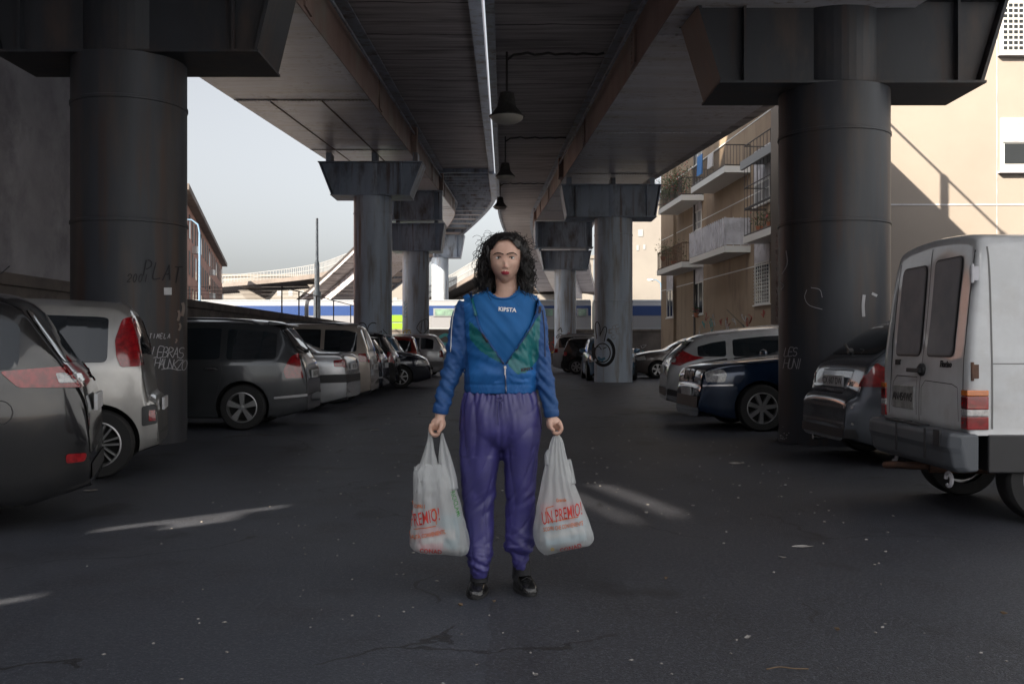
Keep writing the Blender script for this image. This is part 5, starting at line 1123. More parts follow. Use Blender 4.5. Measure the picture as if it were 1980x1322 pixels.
# -- body (skin): head, neck, trunk, arms, hands, legs in one surface
HC = P3(977, 497, -.005)                     # head centre
def headmesh(mb):
    nu, nv = 96, 72; rs = []
    zt = P3(0, 450).z; zb = P3(0, 547).z; hh = (zt - zb) / 2; zc = (zt + zb) / 2
    cx0 = (977 - 990) / SC
    def g(x, z, x0, z0, sx, sz): return math.exp(-((x - x0) / sx) ** 2 - ((z - z0) / sz) ** 2)
    Z = lambda py: P3(0, py + 3.6).z
    for i in range(nv + 1):
        ph = math.pi * (i + .01) / (nv + .02); z = zc + hh * math.cos(ph); s_ = math.sin(ph); tz = (z - zc) / hh
        wx = interp([(-1, .040), (-.85, .047), (-.62, .0575), (-.35, .0650), (-.05, .0695), (.3, .0715), (.7, .072), (1, .07)], tz)
        s2 = max(0, 1 - abs(tz) ** (2.6 if tz > 0 else 3.4)) ** .5; ring = []
        for k in range(nu):
            t = 2 * math.pi * k / nu; cx_, sy_ = math.cos(t), math.sin(t)
            x = wx * s2 * math.copysign(abs(cx_) ** .92, cx_)
            if sy_ < 0: d = interp([(-1, .070), (-.7, .080), (-.4, .084), (.1, .088), (.5, .090), (1, .085)], tz); y = sy_ * d * s2
            else: d = interp([(-1, .035), (-.5, .060), (-.1, .085), (.3, .098), (1, .095)], tz); y = sy_ * d * s2
            if sy_ < -.05:
                f = min(1, -sy_ * 1.5); dy = 0
                dy += .0135 * g(x, z, 0, Z(509), .0065, .013) + .0095 * g(x, z, 0, Z(515.2), .0095, .0052) + .004 * g(abs(x), z, .0095, Z(516.5), .0042, .0042)     # nose
                dy -= .0070 * g(abs(x), z, .0300, Z(498.5), .0155, .0085)                                          # sockets
                dy += .0052 * g(abs(x), z, .0300, Z(490.5), .019, .005)                                            # brow
                dy += .0042 * g(abs(x), z, .0300, Z(498.6), .0105, .0045)                                          # lids
                dy += .0045 * g(abs(x), z, .040, Z(510), .015, .012)                                               # cheeks
                dy += .0075 * g(x, z, 0, Z(526.5), .020, .0075) + .0030 * g(x, z, 0, Z(524.2), .012, .0022) + .0042 * g(x, z, 0, Z(528.6), .011, .0026) - .0042 * g(x, z, 0, Z(526.2), .017, .0011)   # mouth
                dy -= .0035 * g(x, z, 0, Z(533), .014, .003); dy += .0075 * g(x, z, 0, Z(541), .014, .009)         # chin
                dy -= .003 * g(abs(x), z, .034, Z(527), .010, .016)
                y -= dy * f
            ring.append(Vector((cx0 + x * 1.04, YP + y - .010, z)))
        rs.append(ring)
    mb.rings(rs)
hb_ = MB(); headmesh(hb_)
for sg in (-1, 1):                            # ears
    ball(hb_, P3(977 + sg * 31, 512, .012), (.006, .017, .027)); ball(hb_, P3(977 + sg * 33, 505, .016), (.007, .013, .014))
limb(hb_, [(P3(978, 528, .025), .053), (P3(979, 548, .028), .0505), (P3(980, 562, .03), .053), (P3(979, 576, .035), .062), (P3(978, 588, .035), .06)], 24)
limb(hb_, [(P3(955, 575, .02), .02), (P3(966, 582, -.03), .013), (P3(972, 584, -.04), .008)], 8); limb(hb_, [(P3(1003, 575, .02), .02), (P3(988, 582, -.03), .013), (P3(982, 584, -.04), .008)], 8)
stack(hb_, [(922, 1012, 580, .055, .035), (908, 1022, 600, .085, .03), (908, 1024, 650, .10, .02), (912, 1022, 720, .09, .02), (905, 1030, 780, .10, .02), (905, 1030, 820, .09, .02), (930, 1006, 848, .05, .02)])
armL = [(P3(918, 586, .03), .028), (P3(903, 604, .025), .036), (P3(886, 650, .01), .036), (P3(878, 700, 0), .032), (P3(866, 745, -.02), .029), (P3(857, 785, -.05), .028), (P3(853, 800, -.06), .0255)]
armR = [(P3(1014, 586, .03), .028), (P3(1026, 604, .025), .036), (P3(1040, 650, .01), .035), (P3(1046, 700, 0), .031), (P3(1055, 745, -.02), .028), (P3(1063, 785, -.05), .027), (P3(1066, 802, -.06), .025)]
limb(hb_, armL); limb(hb_, armR)
limb(hb_, [(P3(942, 790, .02), .06), (P3(934, 835, .02), .070), (P3(930, 960, .02), .055), (P3(930, 1080, -.0), .04), (P3(926, 1120, .0), .038)]); limb(hb_, [(P3(998, 790, .02), .06), (P3(1005, 835, .02), .070), (P3(1004, 960, .03), .055), (P3(1006, 1070, .04), .04), (P3(1010, 1110, .05), .038)])
def hand(mb, wrist, sg, grip):
    """hand hanging from the wrist and closed on a bag handle; sg = side of the body the thumb faces; fingers curl toward the body-front"""
    w = wrist; G = grip
    limb(mb, [(w + Vector((0, 0, .02)), .0245), (w + Vector((-sg * .002, -.004, -.012)), .0235), (lerp(w, G, .5) + Vector((0, 0, 0)), .027), (G + Vector((0, .008, .028)), .024), (G + Vector((0, .012, .012)), .017)], 14)
    ball(mb, lerp(w, G, .55) + Vector((sg * .010, 0, 0)), (.026, .020, .032)); ball(mb, lerp(w, G, .58) + Vector((-sg * .010, 0, 0)), (.024, .019, .030))
    for i in range(4):                        # fingers: knuckle on the outside, curling under the handle, tips on the inside
        off = lerp(-.026, .026, i / 3); r = (.0086, .0093, .0090, .0078)[i]; ln = (.9, 1.05, 1.0, .85)[i]
        k0 = G + Vector((-sg * .016 + off * .18, off - .002, .030)); k1 = G + Vector((-sg * (.026), off, .006 * 1)); k2 = G + Vector((-sg * .016, off, -.018 * ln)); k3 = G + Vector((sg * .004, off, -.021 * ln)); k4 = G + Vector((sg * .015, off, -.006))
        limb(mb, [(k0, r * 1.15), (k1, r * 1.08), (k2, r), (k3, r * .95), (k4, r * .8)], 10)
    limb(mb, [(lerp(w, G, .35) + Vector((sg * .016, -.012, 0)), .0135), (G + Vector((sg * .026, -.022, .030)), .0118), (G + Vector((sg * .022, -.030, .008)), .0098), (G + Vector((sg * .008, -.034, -.008)), .0078)], 12)
GLp = P3(846, 829, -.07); GRp = P3(1073, 826, -.07)
hand(hb_, P3(853, 802, -.06), 1, GLp); hand(hb_, P3(1066, 804, -.06), -1, GRp)
me = remesh(hb_, .0032, 1)
toW(me); bodyo = link(me, 'body', [skin, lipm, nosem], W_)
Zf = lambda py: P3(0, py).z; X0 = (977 - 990) / SC
for p in me.polygons:
    c = p.center; x = c.x - X0; z = c.z
    if c.y < -.07 and abs(x) < .0185:
        top = Zf(526.8) - .0016 * math.exp(-(x / .003) ** 2) - 22 * x * x * .35; bot = Zf(534.0) + 34 * x * x * .55
        if bot < z < top: p.material_index = 1
    if c.y < -.095 and (x / .011) ** 2 + ((z - Zf(517.6)) / .007) ** 2 < 1: p.material_index = 2
bvhB = BVHTree.FromPolygons([v.co.copy() for v in me.vertices], [tuple(p.vertices) for p in me.polygons])
def faceat(px, py, eps): 
    py += 3.6; o = Vector(((px - 990) / SC, -1.5, Zf(py))); p, n, i, d_ = bvhB.ray_cast(o, Vector((0, 1, 0))); return (p + Vector((0, -eps, 0))) if p else Vector((o.x, -.09, o.z))
eyew = mat('eye_white', (.66, .63, .60), .25); irism = mat('iris', (.07, .085, .08), .15); pupilm = mat('pupil', (.005, .005, .005), .1); lashm = mat('lashes', (.015, .01, .01), .7)
for sg in (-1, 1):
    ex = 977 + sg * 12.4; m = MB()
    o_ = faceat(ex, 498.3, 0)
    def disc(rx, rz, eps, n=20, lid=0):
        return [Vector((o_.x + rx * math.cos(2 * math.pi * k / n), 0, o_.z + rz * math.sin(2 * math.pi * k / n))) for k in range(n)]
    def lay(pts, eps, nm, mt, bulge=.0018, cxo=0):
        c = sum(pts, Vector()) / len(pts); m = MB(); base = faceat(990 + c.x * SC, HY - (c.z - CH) * SC - 3.6, 0).y
        V = [Vector((c.x, base - eps - bulge, c.z))] + [Vector((q.x, base - eps + .25 * abs(q.x - c.x) * .5, q.z)) for q in pts]; N = len(pts)
        m.add(V, [(0, 1 + k, 1 + (k + 1) % N) for k in range(N)]); return m.build(nm, mt, W_, True)
    al = [Vector((o_.x + .0128 * math.cos(t_), 0, o_.z + (.0052 if math.sin(t_) > 0 else .0043) * math.copysign(abs(math.sin(t_)) ** .8, math.sin(t_)))) for t_ in [2 * math.pi * k / 24 for k in range(24)]]
    e_ = lay(al, .0006, 'eye', eyew)
    ir = lay(disc(.0054, .0050, 0), .0022, 'iris', irism, .0006); ir.parent = e_; pu = lay(disc(.0020, .0020, 0), .0032, 'pupil', pupilm, .0003); pu.parent = e_
    m = MB(); L = [faceat(ex + dx * SC, 498.3 - dz * SC, .0018) for dx, dz in [(-.0122, .0008), (-.008, .0040), (0, .0054), (.008, .0042), (.0128, .001)]]; m.tube(catmull(L, 4), [.0009] + [.0019] * 15 + [.0010], 6); m.build('eyelashes', lashm, W_, True)
    m = MB(); L = [faceat(ex + sg * a, b, .001) for a, b in ((-9.5, 492.3), (-5, 490.0), (2, 489.0), (7, 490.2), (11, 493))]; m.tube(catmull(L, 5), [.0024] * 6 + [.0033] * 6 + [.0024] * 5 + [.0013] * 4, 6); m.build('eyebrow', browm, W_, True)
    nm_ = MB(); nm_.tube([faceat(977 + sg * 3.4, 518.3, .0004), faceat(977 + sg * 5.4, 518.0, .0002)], .0014, 6); nm_.build('nostril', mat('nostril', (.10, .03, .025), .8), W_, True)
# -- hair: a solid cap and mass, then many curls
hm = MB(); hcx = X0
def hb(px, py, dy, rx, ry, rz): ball(hm, P3(px, py, dy), (rx, ry, rz), 20)
hb(977, 478, .030, .088, .098, .068); hb(977, 477, -.012, .077, .097, .064); hb(975, 464, .010, .070, .088, .036); hb(943, 492, .03, .030, .075, .070); hb(1011, 492, .03, .032, .075, .070); hb(977, 510, .075, .105, .07, .12)
hb(937, 520, .035, .034, .05, .085); hb(1016, 520, .035, .034, .05, .085); hb(940, 548, .04, .040, .05, .045); hb(1016, 552, .04, .042, .05, .055); hb(977, 555, .10, .09, .04, .07)
hme = remesh(hm, .005, 2)
for v in hme.vertices:                        # carve the hair away from the face oval
    x = v.co.x - X0; py = HY - (v.co.z - CH) * SC; hl = 468.5 + 1.5 * math.sin(x * 90) + (abs(x) / .055) ** 3 * 16
    wd = interp([(468, .030), (474, .047), (482, .0585), (500, .0645), (520, .067), (535, .064), (550, .066), (575, .070)], py)
    if 0: pass
for v in hme.vertices: v.co += Vector((0, 0, 0)) + v.normal * .004 * noise.noise(v.co * 60)
def infaceoval(c, g=0):
    x = abs(c.x - X0); py = HY - (c.z - CH) * SC; hl = 467.5 + 1.2 * math.sin(c.x * 130) + (x / .055) ** 3 * 14
    return c.y < YP + .005 and py > hl and x < interp([(466, .035), (474, .052), (482, .0600), (500, .0665), (520, .068), (535, .064), (548, .058), (575, .060)], py) + g
m = MB(); m.add([v.co.copy() - Vector((0, YP, 0)) for v in hme.vertices], [tuple(p.vertices) for p in hme.polygons if not infaceoval(p.center)])
rnd_ = random.Random(3)
for k in range(760):
    side = rnd_.choice([-1, 1]); u = rnd_.random(); ang = rnd_.uniform(-.55, 2.2)
    # root on the skull, angle measured from the side towards the back
    rx, ry = .074, .082; rt = Vector((X0 + side * rx * math.cos(ang) * rnd_.uniform(.75, 1), YP + .02 + ry * math.sin(ang), P3(0, rnd_.uniform(456, 515)).z))
    if u < .16: rt = Vector((X0 + rnd_.uniform(-.055, .055), YP + rnd_.uniform(-.045, .09), P3(0, rnd_.uniform(449, 456)).z + .004))
    out = Vector((rt.x - X0, (rt.y - YP - .02) * .6, 0)); out = out.normalized() if out.length > 0 else Vector((side, 0, 0)); 
    zend = P3(0, rnd_.uniform(535, 588) if rnd_.random() < .8 else rnd_.uniform(500, 540)).z; n = 34; amp = rnd_.uniform(.006, .0135); fr = rnd_.uniform(2.2, 4.2); ph0 = rnd_.uniform(0, 6.28); L = []
    spread = rnd_.uniform(.015, .078) + max(0, (.0)) ; side2 = 1 if out.x > 0 else -1
    if abs(out.x) < .35: out.x = .35 * side2
    for i in range(n):
        t_ = i / (n - 1); bulge = spread * math.sin(min(1, t_ * 1.25) * math.pi * .62) * (1.0 if abs(out.x) > .3 else .8)
        z = lerp(rt.z, zend, t_ ** 1.08) + .010 * math.sin(math.pi * min(1, t_ * 3)) * (1 if t_ < .33 else 0)
        a_ = ph0 + t_ * fr * 6.28; aa = amp * min(1, t_ * 4 + .15)
        p = Vector((rt.x + out.x * bulge + aa * math.cos(a_), rt.y + out.y * bulge + aa * .8 * math.sin(a_), z + aa * .6 * math.sin(a_)))
        x = p.x - X0; py = HY - (p.z - CH) * SC
        if p.y < YP + .0 and abs(x) < interp([(455, .0), (468, .030), (474, .050), (482, .062), (500, .067), (530, .068), (550, .058), (575, .06)], py) and py > 466: p.y = YP + .015
        if py > 562 and p.y > YP - .03: p.y = min(p.y, YP + .06)
        L.append(p - Vector((0, YP, 0)))
    r = rnd_.uniform(.0011, .0022); m.tube(L, [r * (1 - .5 * i / n) for i in range(n)], 4)
for k in range(130):                           # fine hairline wisps and flyaways
    side = rnd_.choice([-1, 1]); a = Vector((X0 + side * rnd_.uniform(.05, .10), rnd_.uniform(-.02, .05), P3(0, rnd_.uniform(455, 560)).z)); L = []; amp = rnd_.uniform(.006, .014); f_ = rnd_.uniform(1, 2); d_ = Vector((side * rnd_.uniform(.02, .055), 0, rnd_.uniform(-.06, .02))); ph0 = rnd_.uniform(0, 6)
    for i in range(20): t_ = i / 19; L.append(a + d_ * t_ + Vector((amp * math.cos(ph0 + t_ * f_ * 6.28), 0, amp * math.sin(ph0 + t_ * f_ * 6.28))))
    m.tube(L, .0009, 3)
for k in range(130):                          # locks framing the face
    side = rnd_.choice([-1, 1]); p0 = rnd_.uniform(461, 480); ln = rnd_.uniform(18, 60); amp = rnd_.uniform(.003, .0075); f_ = rnd_.uniform(1.2, 3); ph0 = rnd_.uniform(0, 6); L = []
    for i in range(26):
        t_ = i / 25; py = p0 + ln * t_; w_ = interp([(460, .012), (466, .030), (472, .047), (480, .058), (500, .066), (530, .070), (550, .072)], py) + rnd_.uniform(0, .0006)
        if k % 3 == 0: w_ *= .97
        L.append(Vector((X0 + side * w_ + amp * math.cos(ph0 + t_ * f_ * 6.28), -.085 + .085 * min(1, max(0, (py - 462) / 42)) ** .8 + amp * .6 * math.sin(ph0 + t_ * f_ * 6.28) - .012, P3(0, py).z)))
    r = rnd_.uniform(.0011, .002); m.tube(L, [r * (1 - .5 * i / 26) for i in range(26)], 4)
m.build('hair', hairm, W_, True)
# -- shirt
sb = MB(); torso = [(938, 1022, 562, .055, .035), (905, 1040, 574, .085, .035), (893, 1040, 592, .108, .03), (897, 1036, 620, .118, .02), (904, 1030, 645, .128, .01), (906, 1027, 675, .118, .01), (908, 1026, 700, .108, .01), (906, 1028, 730, .105, .01), (903, 1030, 757, .105, .01)]
stack(sb, torso, 40, 4, 2.3)
sme = remesh(sb, .006, 2)
def folds(me, f, keep=None):
    me.update(); N = [v.normal.copy() for v in me.vertices]
    for v, n_ in zip(me.vertices, N): v.co += n_ * f(v.co)
folds(sme, lambda c: .0065 * noise.noise(Vector(((c.x * 1 + c.z * .9) * 16, c.y * 5, (c.z - c.x * .6) * 7))) + .004 * noise.noise(Vector((c.x * 30 + c.z * 26, 3, c.z * 9))))
# neckline: cut a round opening
bm = bmesh.new(); bm.from_mesh(sme)
def incollar(c):
    x = c.x - (973 - 990) / SC; py = HY - (c.z - CH) * SC; return py < (577.5 - (x / .078) ** 2 * 24 if c.y < YP + .03 else 560)
bmesh.ops.delete(bm, geom=[f for f in bm.faces if incollar(f.calc_center_median())], context='FACES'); bm.to_mesh(sme); bm.free()
toW(sme); sh = link(sme, 'shirt', shirtm, W_)
bvS = BVHTree.FromPolygons([v.co.copy() for v in sme.vertices], [tuple(p.vertices) for p in sme.polygons])
def front(bv, px, py, eps, dflt=-.1):
    p, n, i, d_ = bv.ray_cast(Vector(((px - 990) / SC, -1.5, Zf(py))), Vector((0, 1, 0))); return (p + n * (eps if n.y < 0 else -eps)) if p and p.y < .08 else Vector(((px - 990) / SC, dflt, Zf(py)))
m = MB(); L = []
for k in range(25):
    a = math.pi * (k / 24); x = 973 + 31 * math.cos(a); y = 553 + 25.0 * math.sin(a) ** .8; q = front(bvS, x, y + 1.5, .003, .0); q.y = min(q.y, .03); L.append(q)
for i in range(1, len(L) - 1): L[i].y = (L[i - 1].y + L[i].y + L[i + 1].y) / 3
m.tube(L, .0052, 8); m.build('collar_band', shirtm, sh, True)
def printon(bv, body, size, px, py, mt, par, rot=0, eps=.003, name='lettering', spacing=1., shear=0, off=0, squash=1.):
    me = textmesh(body, size, .0, shear, spacing, off); bm = bmesh.new(); bm.from_mesh(me); bmesh.ops.subdivide_edges(bm, edges=[e for e in bm.edges if e.calc_length() > .012], cuts=2, use_grid_fill=False); bmesh.ops.triangulate(bm, faces=bm.faces); bm.to_mesh(me); bm.free()
    c = Vector(((px - 990) / SC, 0, Zf(py)))
    for v in me.vertices:
        x, z = v.co.x * math.cos(rot) * squash - v.co.y * math.sin(rot), v.co.x * math.sin(rot) + v.co.y * math.cos(rot)
        p, n, i, d_ = bv.ray_cast(Vector((c.x + x, -1.5, c.z + z)), Vector((0, 1, 0))); v.co = (p + Vector((0, -eps, 0))) if p else Vector((c.x + x, 0, c.z + z))
    return link(me, name, mt, par, False)
printon(bvS, 'KIPSTA', .026, 981, 600, whitet, sh, R(-4), off=.0008)
# -- jacket: trunk and sleeves in one surface, front opening cut out
jb = MB()
tj = [(942, 1018, 560, .062, .045), (912, 1036, 571, .090, .04), (889, 1048, 586, .115, .035), (885, 1049, 598, .122, .03), (893, 1043, 620, .132, .02), (899, 1036, 650, .140, .012), (900, 1034, 680, .130, .01), (902, 1033, 705, .122, .01), (897, 1036, 728, .124, .01), (897, 1037, 748, .115, .01), (899, 1036, 760, .112, .01)]
stack(jb, tj, 44, 4, 2.3)
def sleeve(rows):
    limb(jb, [(P3(x, y, d), r) for x, y, d, r in rows], 20)
sleeve([(908, 592, .03, .060), (896, 612, .02, .056), (888, 650, .01, .0535), (882, 690, .0, .051), (876, 712, -.005, .048), (866, 745, -.025, .043), (858, 772, -.045, .039), (853.5, 792, -.055, .0365), (852.5, 797, -.056, .033)])
sleeve([(1024, 592, .03, .060), (1034, 612, .02, .056), (1040, 650, .01, .052), (1044, 690, .0, .049), (1049, 715, -.005, .046), (1056, 748, -.025, .041), (1062, 775, -.045, .037), (1065, 795, -.056, .034), (1066, 802, -.058, .031)])
ball(jb, P3(918, 574, .05), (.06, .05, .022)); ball(jb, P3(1016, 574, .05), (.06, .05, .022))
jme = remesh(jb, .006, 2)
def jf(c):
    px = 990 + c.x * SC; py = HY - (c.z - CH) * SC; d = 0
    trunk = 896 < px < 1040
    if trunk:
        d += .008 * noise.noise(Vector((c.x * 7, c.y * 4, c.z * 26 + c.x * 10))) * (1 if py < 738 else .2)
        d += .007 * math.exp(-((py - 722) / 9) ** 2) + .003 * math.exp(-((py - 742) / 3) ** 2) * -1
        d += .0035 * noise.noise(Vector((c.x * 20, c.y * 9, c.z * 45 + abs(c.x + .03) * 60))) * (1 if py < 738 else .25)
        if py > 738: d += .0012 * math.sin(c.x * 900)
    else:
        d += .0075 * noise.noise(Vector((c.x * 14, c.y * 12, c.z * 34 + c.x * 34))) * (1.5 if 660 < py < 780 else .8) + .003 * noise.noise(Vector((c.x * 40, c.y * 30, c.z * 70)))
    return d
def jf2(c): return jf(c) - (.004 if 896 < 990 + c.x * SC < 1040 else .0012) * rid(Vector((c.x * 9 + c.z * 5, c.y * 6, c.z * 13 - c.x * 5))) * (1 if HY - (c.z - CH) * SC < 738 else .1)
rid = lambda v: (1 - min(1, abs(noise.noise(v)) * 2.6)) ** 2.5
folds(jme, jf2)
LV = [(920, 553), (912, 565), (917, 590), (924, 613), (931, 636), (952, 668), (977, 704)]; RV = [(1020, 553), (1040, 574), (1037, 600), (1029, 623), (1006, 660), (990, 684), (977, 704)]
lx = lambda py: interp([(b, a) for a, b in LV], py); rx_ = lambda py: interp([(b, a) for a, b in RV], py)
bm = bmesh.new(); bm.from_mesh(jme)
kill = []
for f in bm.faces:
    c = f.calc_center_median(); px = 990 + c.x * SC; py = HY - (c.z - CH) * SC
    if c.y < YP + .035 and py < 704 and lx(py) < px < rx_(py): kill.append(f)
    elif py < 566 + abs(px - 977) * .06 and abs(px - 977) < 70: kill.append(f)
bmesh.ops.delete(bm, geom=kill, context='FACES')
for _ in range(8): bmesh.ops.smooth_vert(bm, verts=[v for v in bm.verts if v.is_boundary], factor=.5, use_axis_x=True, use_axis_y=True, use_axis_z=True)
bm.to_mesh(jme); bm.free(); toW(jme); jo = link(jme, 'jacket', [jack, jack2, tealm], W_); so_ = jo.modifiers.new('s', 'SOLIDIFY'); so_.thickness = .004; so_.offset = -1
TR = [(1045, 607), (1036, 618), (1029, 627), (1006, 662), (981, 700), (986, 709), (1000, 722), (1014, 720), (1029, 708), (1040, 694)]; TL = [(908, 623), (914, 625), (932, 645), (952, 672), (975, 702), (966, 699), (948, 690), (930, 678), (910, 656)]
def inside(poly, x, y):
    r_ = False
    for (a, b), (c, d) in zip(poly, poly[1:] + poly[:1]):
        if (b > y) != (d > y) and x < (c - a) * (y - b) / (d - b) + a: r_ = not r_
    return r_
for p in jme.polygons:
    c = p.center; px = 990 + c.x * SC; py = HY - (c.z - CH) * SC
    if (px < lerp(897, 905, (py - 580) / 100) and py > 575) or (px > 1036 and py > 590) or (py > 740 and (px < 890 or px > 1042)): p.material_index = 1
    if p.normal.y < 0 and (inside(TR, px, py) or inside(TL, px, py)): p.material_index = 2
bvJ = BVHTree.FromPolygons([v.co.copy() for v in jme.vertices], [tuple(p.vertices) for p in jme.polygons])
def strip(pts, wl, wr, eps, name, mt, par=jo, bv=bvJ, th=.0015):
    """a sewn band following pts (photo pixels) with half widths in px"""
    P = catmull([(a, b) for a, b in pts], 6); m = MB(); A = []
    for i, p in enumerate(P):
        d = (P[min(i + 1, len(P) - 1)] - P[max(0, i - 1)]).normalized(); n = Vector((-d.y, d.x)); q = p + n * wl; r_ = p - n * wr
        a = front(bv, q.x, q.y, eps); b = front(bv, r_.x, r_.y, eps); A.append((a, b))
    ys = [min(a.y, b.y) for a, b in A]
    for i, (a, b) in enumerate(A):
        w0 = ys[max(0, i - 2):i + 3]; y = sum(w0) / len(w0)
        if abs(a.y - y) > .02: a.y = y
        if abs(b.y - y) > .02: b.y = y
    vs = [q for pr in A for q in pr]; m.add(vs, [(2 * i, 2 * i + 1, 2 * i + 3, 2 * i + 2) for i in range(len(A) - 1)]); o = m.build(name, mt, par, True); s_ = o.modifiers.new('s', 'SOLIDIFY'); s_.thickness = th; s_.offset = 0
    return o
both = BVHTree.FromPolygons([v.co.copy() for v in jme.vertices] + [v.co.copy() for v in sme.vertices], [tuple(p.vertices) for p in jme.polygons] + [tuple(i + len(jme.vertices) for i in p.vertices) for p in sme.polygons])
strip([(912, 566), (917, 590), (924, 613), (931, 636), (952, 668), (975, 702)], 1.6, 1.2, .006, 'zip_tape', jack2, bv=both)
strip([(1040, 576), (1037, 600), (1029, 623), (1006, 660), (990, 684), (978, 702)], 1.2, 1.6, .006, 'zip_tape', jack2, bv=both)
strip([(930, 637), (952, 669), (974, 703)], .45, .45, .010, 'zip_teeth', darkm, bv=both); strip([(1030, 625), (1006, 662), (990, 686), (979, 703)], .45, .45, .010, 'zip_teeth', darkm, bv=both)
strip([(911, 568), (914, 577)], 2.4, 2.4, .008, 'lining_strip', darkm, bv=both); strip([(914, 578), (919, 596), (924, 612)], 2.6, 2.2, .008, 'lining_strip', tealm, bv=both)
strip([(1043, 592), (1042, 606)], 2.8, 1.5, .006, 'lining_strip', darkm, bv=both)
strip([(936, 648), (944, 662)], 1.5, 1.5, .008, 'pocket_trim', darkm); strip([(977, 704), (978, 730), (978.5, 758)], 1.5, 1.5, .004, 'zip_tape', jack2); strip([(977, 706), (978, 730), (978.5, 757)], .5, .5, .007, 'zip_teeth', chrome)
q = front(bvJ, 977, 712, .010); m = MB(); m.box(q.x - .003, q.x + .003, q.y - .003, q.y, q.z - .030, q.z + .006); m.box(q.x - .006, q.x + .006, q.y - .004, q.y + .002, q.z, q.z + .012); m.build('zip_puller', chrome, jo, bevel=.001)
printon(bvJ, 'KIPSTA', .018, 1019, 713, darkm, jo, R(6), off=.001)
strip([(881, 594), (876, 620), (874, 650), (873, 680)], .55, .55, .003, 'sleeve_stripe', whitet); strip([(1048, 600), (1052, 640), (1053, 690)], .6, .6, .003, 'sleeve_stripe', darkm)
for cpx, cpy, dy_, r in ((853, 796, -.056, .0345), (1066, 802, -.058, .0325)):
    m = MB(); c = P3(cpx, cpy, dy_) - Vector((0, YP, 0)); m.lathe([(r * 1.04, .028), (r * 1.10, .02), (r * 1.06, .0), (r * .98, -.004), (r * .9, .0)], 30, M=Matrix.Translation(c) @ Matrix.Rotation(R(9 if cpx < 900 else -7), 4, 'Y')); m.build('cuff', jack2, jo, True)
# -- trousers
tb = MB(); stack(tb, [(897, 1036, 757, .112, .01), (893, 1040, 766, .115, .01), (889, 1045, 785, .122, .01), (887, 1048, 815, .125, .01), (888, 1047, 840, .116, .01), (900, 1036, 862, .085, .015), (925, 1010, 872, .05, .02)], 44, 3, 2.4)
stack(tb, [(890, 978, 800, .105, .01), (888, 972, 840, .108, .01), (887, 967, 880, .098, .015), (890, 963, 930, .088, .02), (893, 957, 975, .078, .025), (896, 955, 1020, .070, .02), (899, 954, 1055, .068, .01), (903, 952, 1075, .066, .0), (906, 949, 1093, .058, -.01), (908, 945, 1108, .054, -.005), (909, 944, 1115, .052, .0)], 32, 3)
stack(tb, [(960, 1045, 800, .105, .01), (966, 1047, 840, .108, .01), (971, 1043, 880, .098, .02), (974, 1039, 930, .088, .03), (976, 1036, 975, .076, .04), (975, 1036, 1015, .072, .045), (972, 1037, 1045, .074, .045), (973, 1036, 1062, .075, .045), (985, 1028, 1072, .058, .045), (988, 1026, 1085, .052, .04), (991, 1023, 1095, .050, .045), (992, 1023, 1104, .050, .05)], 32, 3)
tme = remesh(tb, .006, 3)
def rid(v): return (1 - min(1, abs(noise.noise(v)) * 2.6)) ** 2.5
def tf(c):
    px = 990 + c.x * SC; py = HY - (c.z - CH) * SC; d = 0; a = math.atan2(c.y - YP, c.x + .05)
    if py < 880: d += .0042 * (math.sin(a * 31 + 5 * noise.noise(c * 7)) + .8 * noise.noise(Vector((a * 9, 2, c.z * 6)))) * math.exp(-(py - 758) / 24) + .005 * noise.noise(Vector((c.x * 26, c.y * 20, c.z * 4)))
    d += .006 * noise.noise(Vector((c.x * 15 + 4, c.y * 12, c.z * 5 + c.x * 3)))
    d -= .0065 * rid(Vector((c.x * 11 + 3, c.y * 7, c.z * 2.6 + c.x * 3))) + .004 * rid(Vector((c.x * 9 + 13, c.y * 6, c.z * 11 - c.x * 16))) * (1 if py > 860 else .5)
    k = math.exp(-((py - (1080 if px < 968 else 1060)) / 26) ** 2); d += k * (.012 * noise.noise(Vector((c.x * 12, c.y * 12, c.z * 42 + c.x * 20))) + .006 * noise.noise(Vector((c.x * 30, c.y * 24, c.z * 80))))
    k2 = math.exp(-((py - 965) / 22) ** 2); d += k2 * .006 * noise.noise(Vector((c.x * 12 + 9, c.y * 10, c.z * 36 - c.x * 30)))
    d -= .008 * math.exp(-((px - 968) / 4) ** 2) * math.exp(-((py - 840) / 30) ** 2) * (1 if c.y < YP else 0)
    return d
folds(tme, tf); toW(tme); tr = link(tme, 'trousers', pantm, W_)
bvT = BVHTree.FromPolygons([v.co.copy() for v in tme.vertices], [tuple(p.vertices) for p in tme.polygons])
m = MB()
for sg in (-1, 1): L = [front(bvT, 966 + sg * a, b, .006) for a, b in ((0, 768), (3.5, 766), (5, 771), (1, 774))]; m.tube(catmull(L, 5), .0026, 6)
m.tube(catmull([front(bvT, a, b, .006) for a, b in ((966, 770), (964, 785), (964, 800), (964, 818))], 5), .0026, 6); m.tube(catmull([front(bvT, a, b, .006) for a, b in ((967, 770), (971, 780), (970, 790))], 5), .0026, 6); m.build('drawstring', pantm, tr, True)
for pts in ([(894, 790), (890, 830)], [(1042, 790), (1046, 828)]): strip(pts, .35, .35, .002, 'pocket_seam', darkm, tr, bvT)
m = MB(); m.tube([P3(929, 1085, .0) - Vector((0, YP, 0)), P3(926, 1122, .0) - Vector((0, YP, 0))], .0425, 20); m.build('sock', ink, W_, True)
m = MB(); m.tube([P3(1007, 1075, .042) - Vector((0, YP, 0)), P3(1010, 1113, .05) - Vector((0, YP, 0))], .0425, 20); m.build('sock', ink, W_, True)
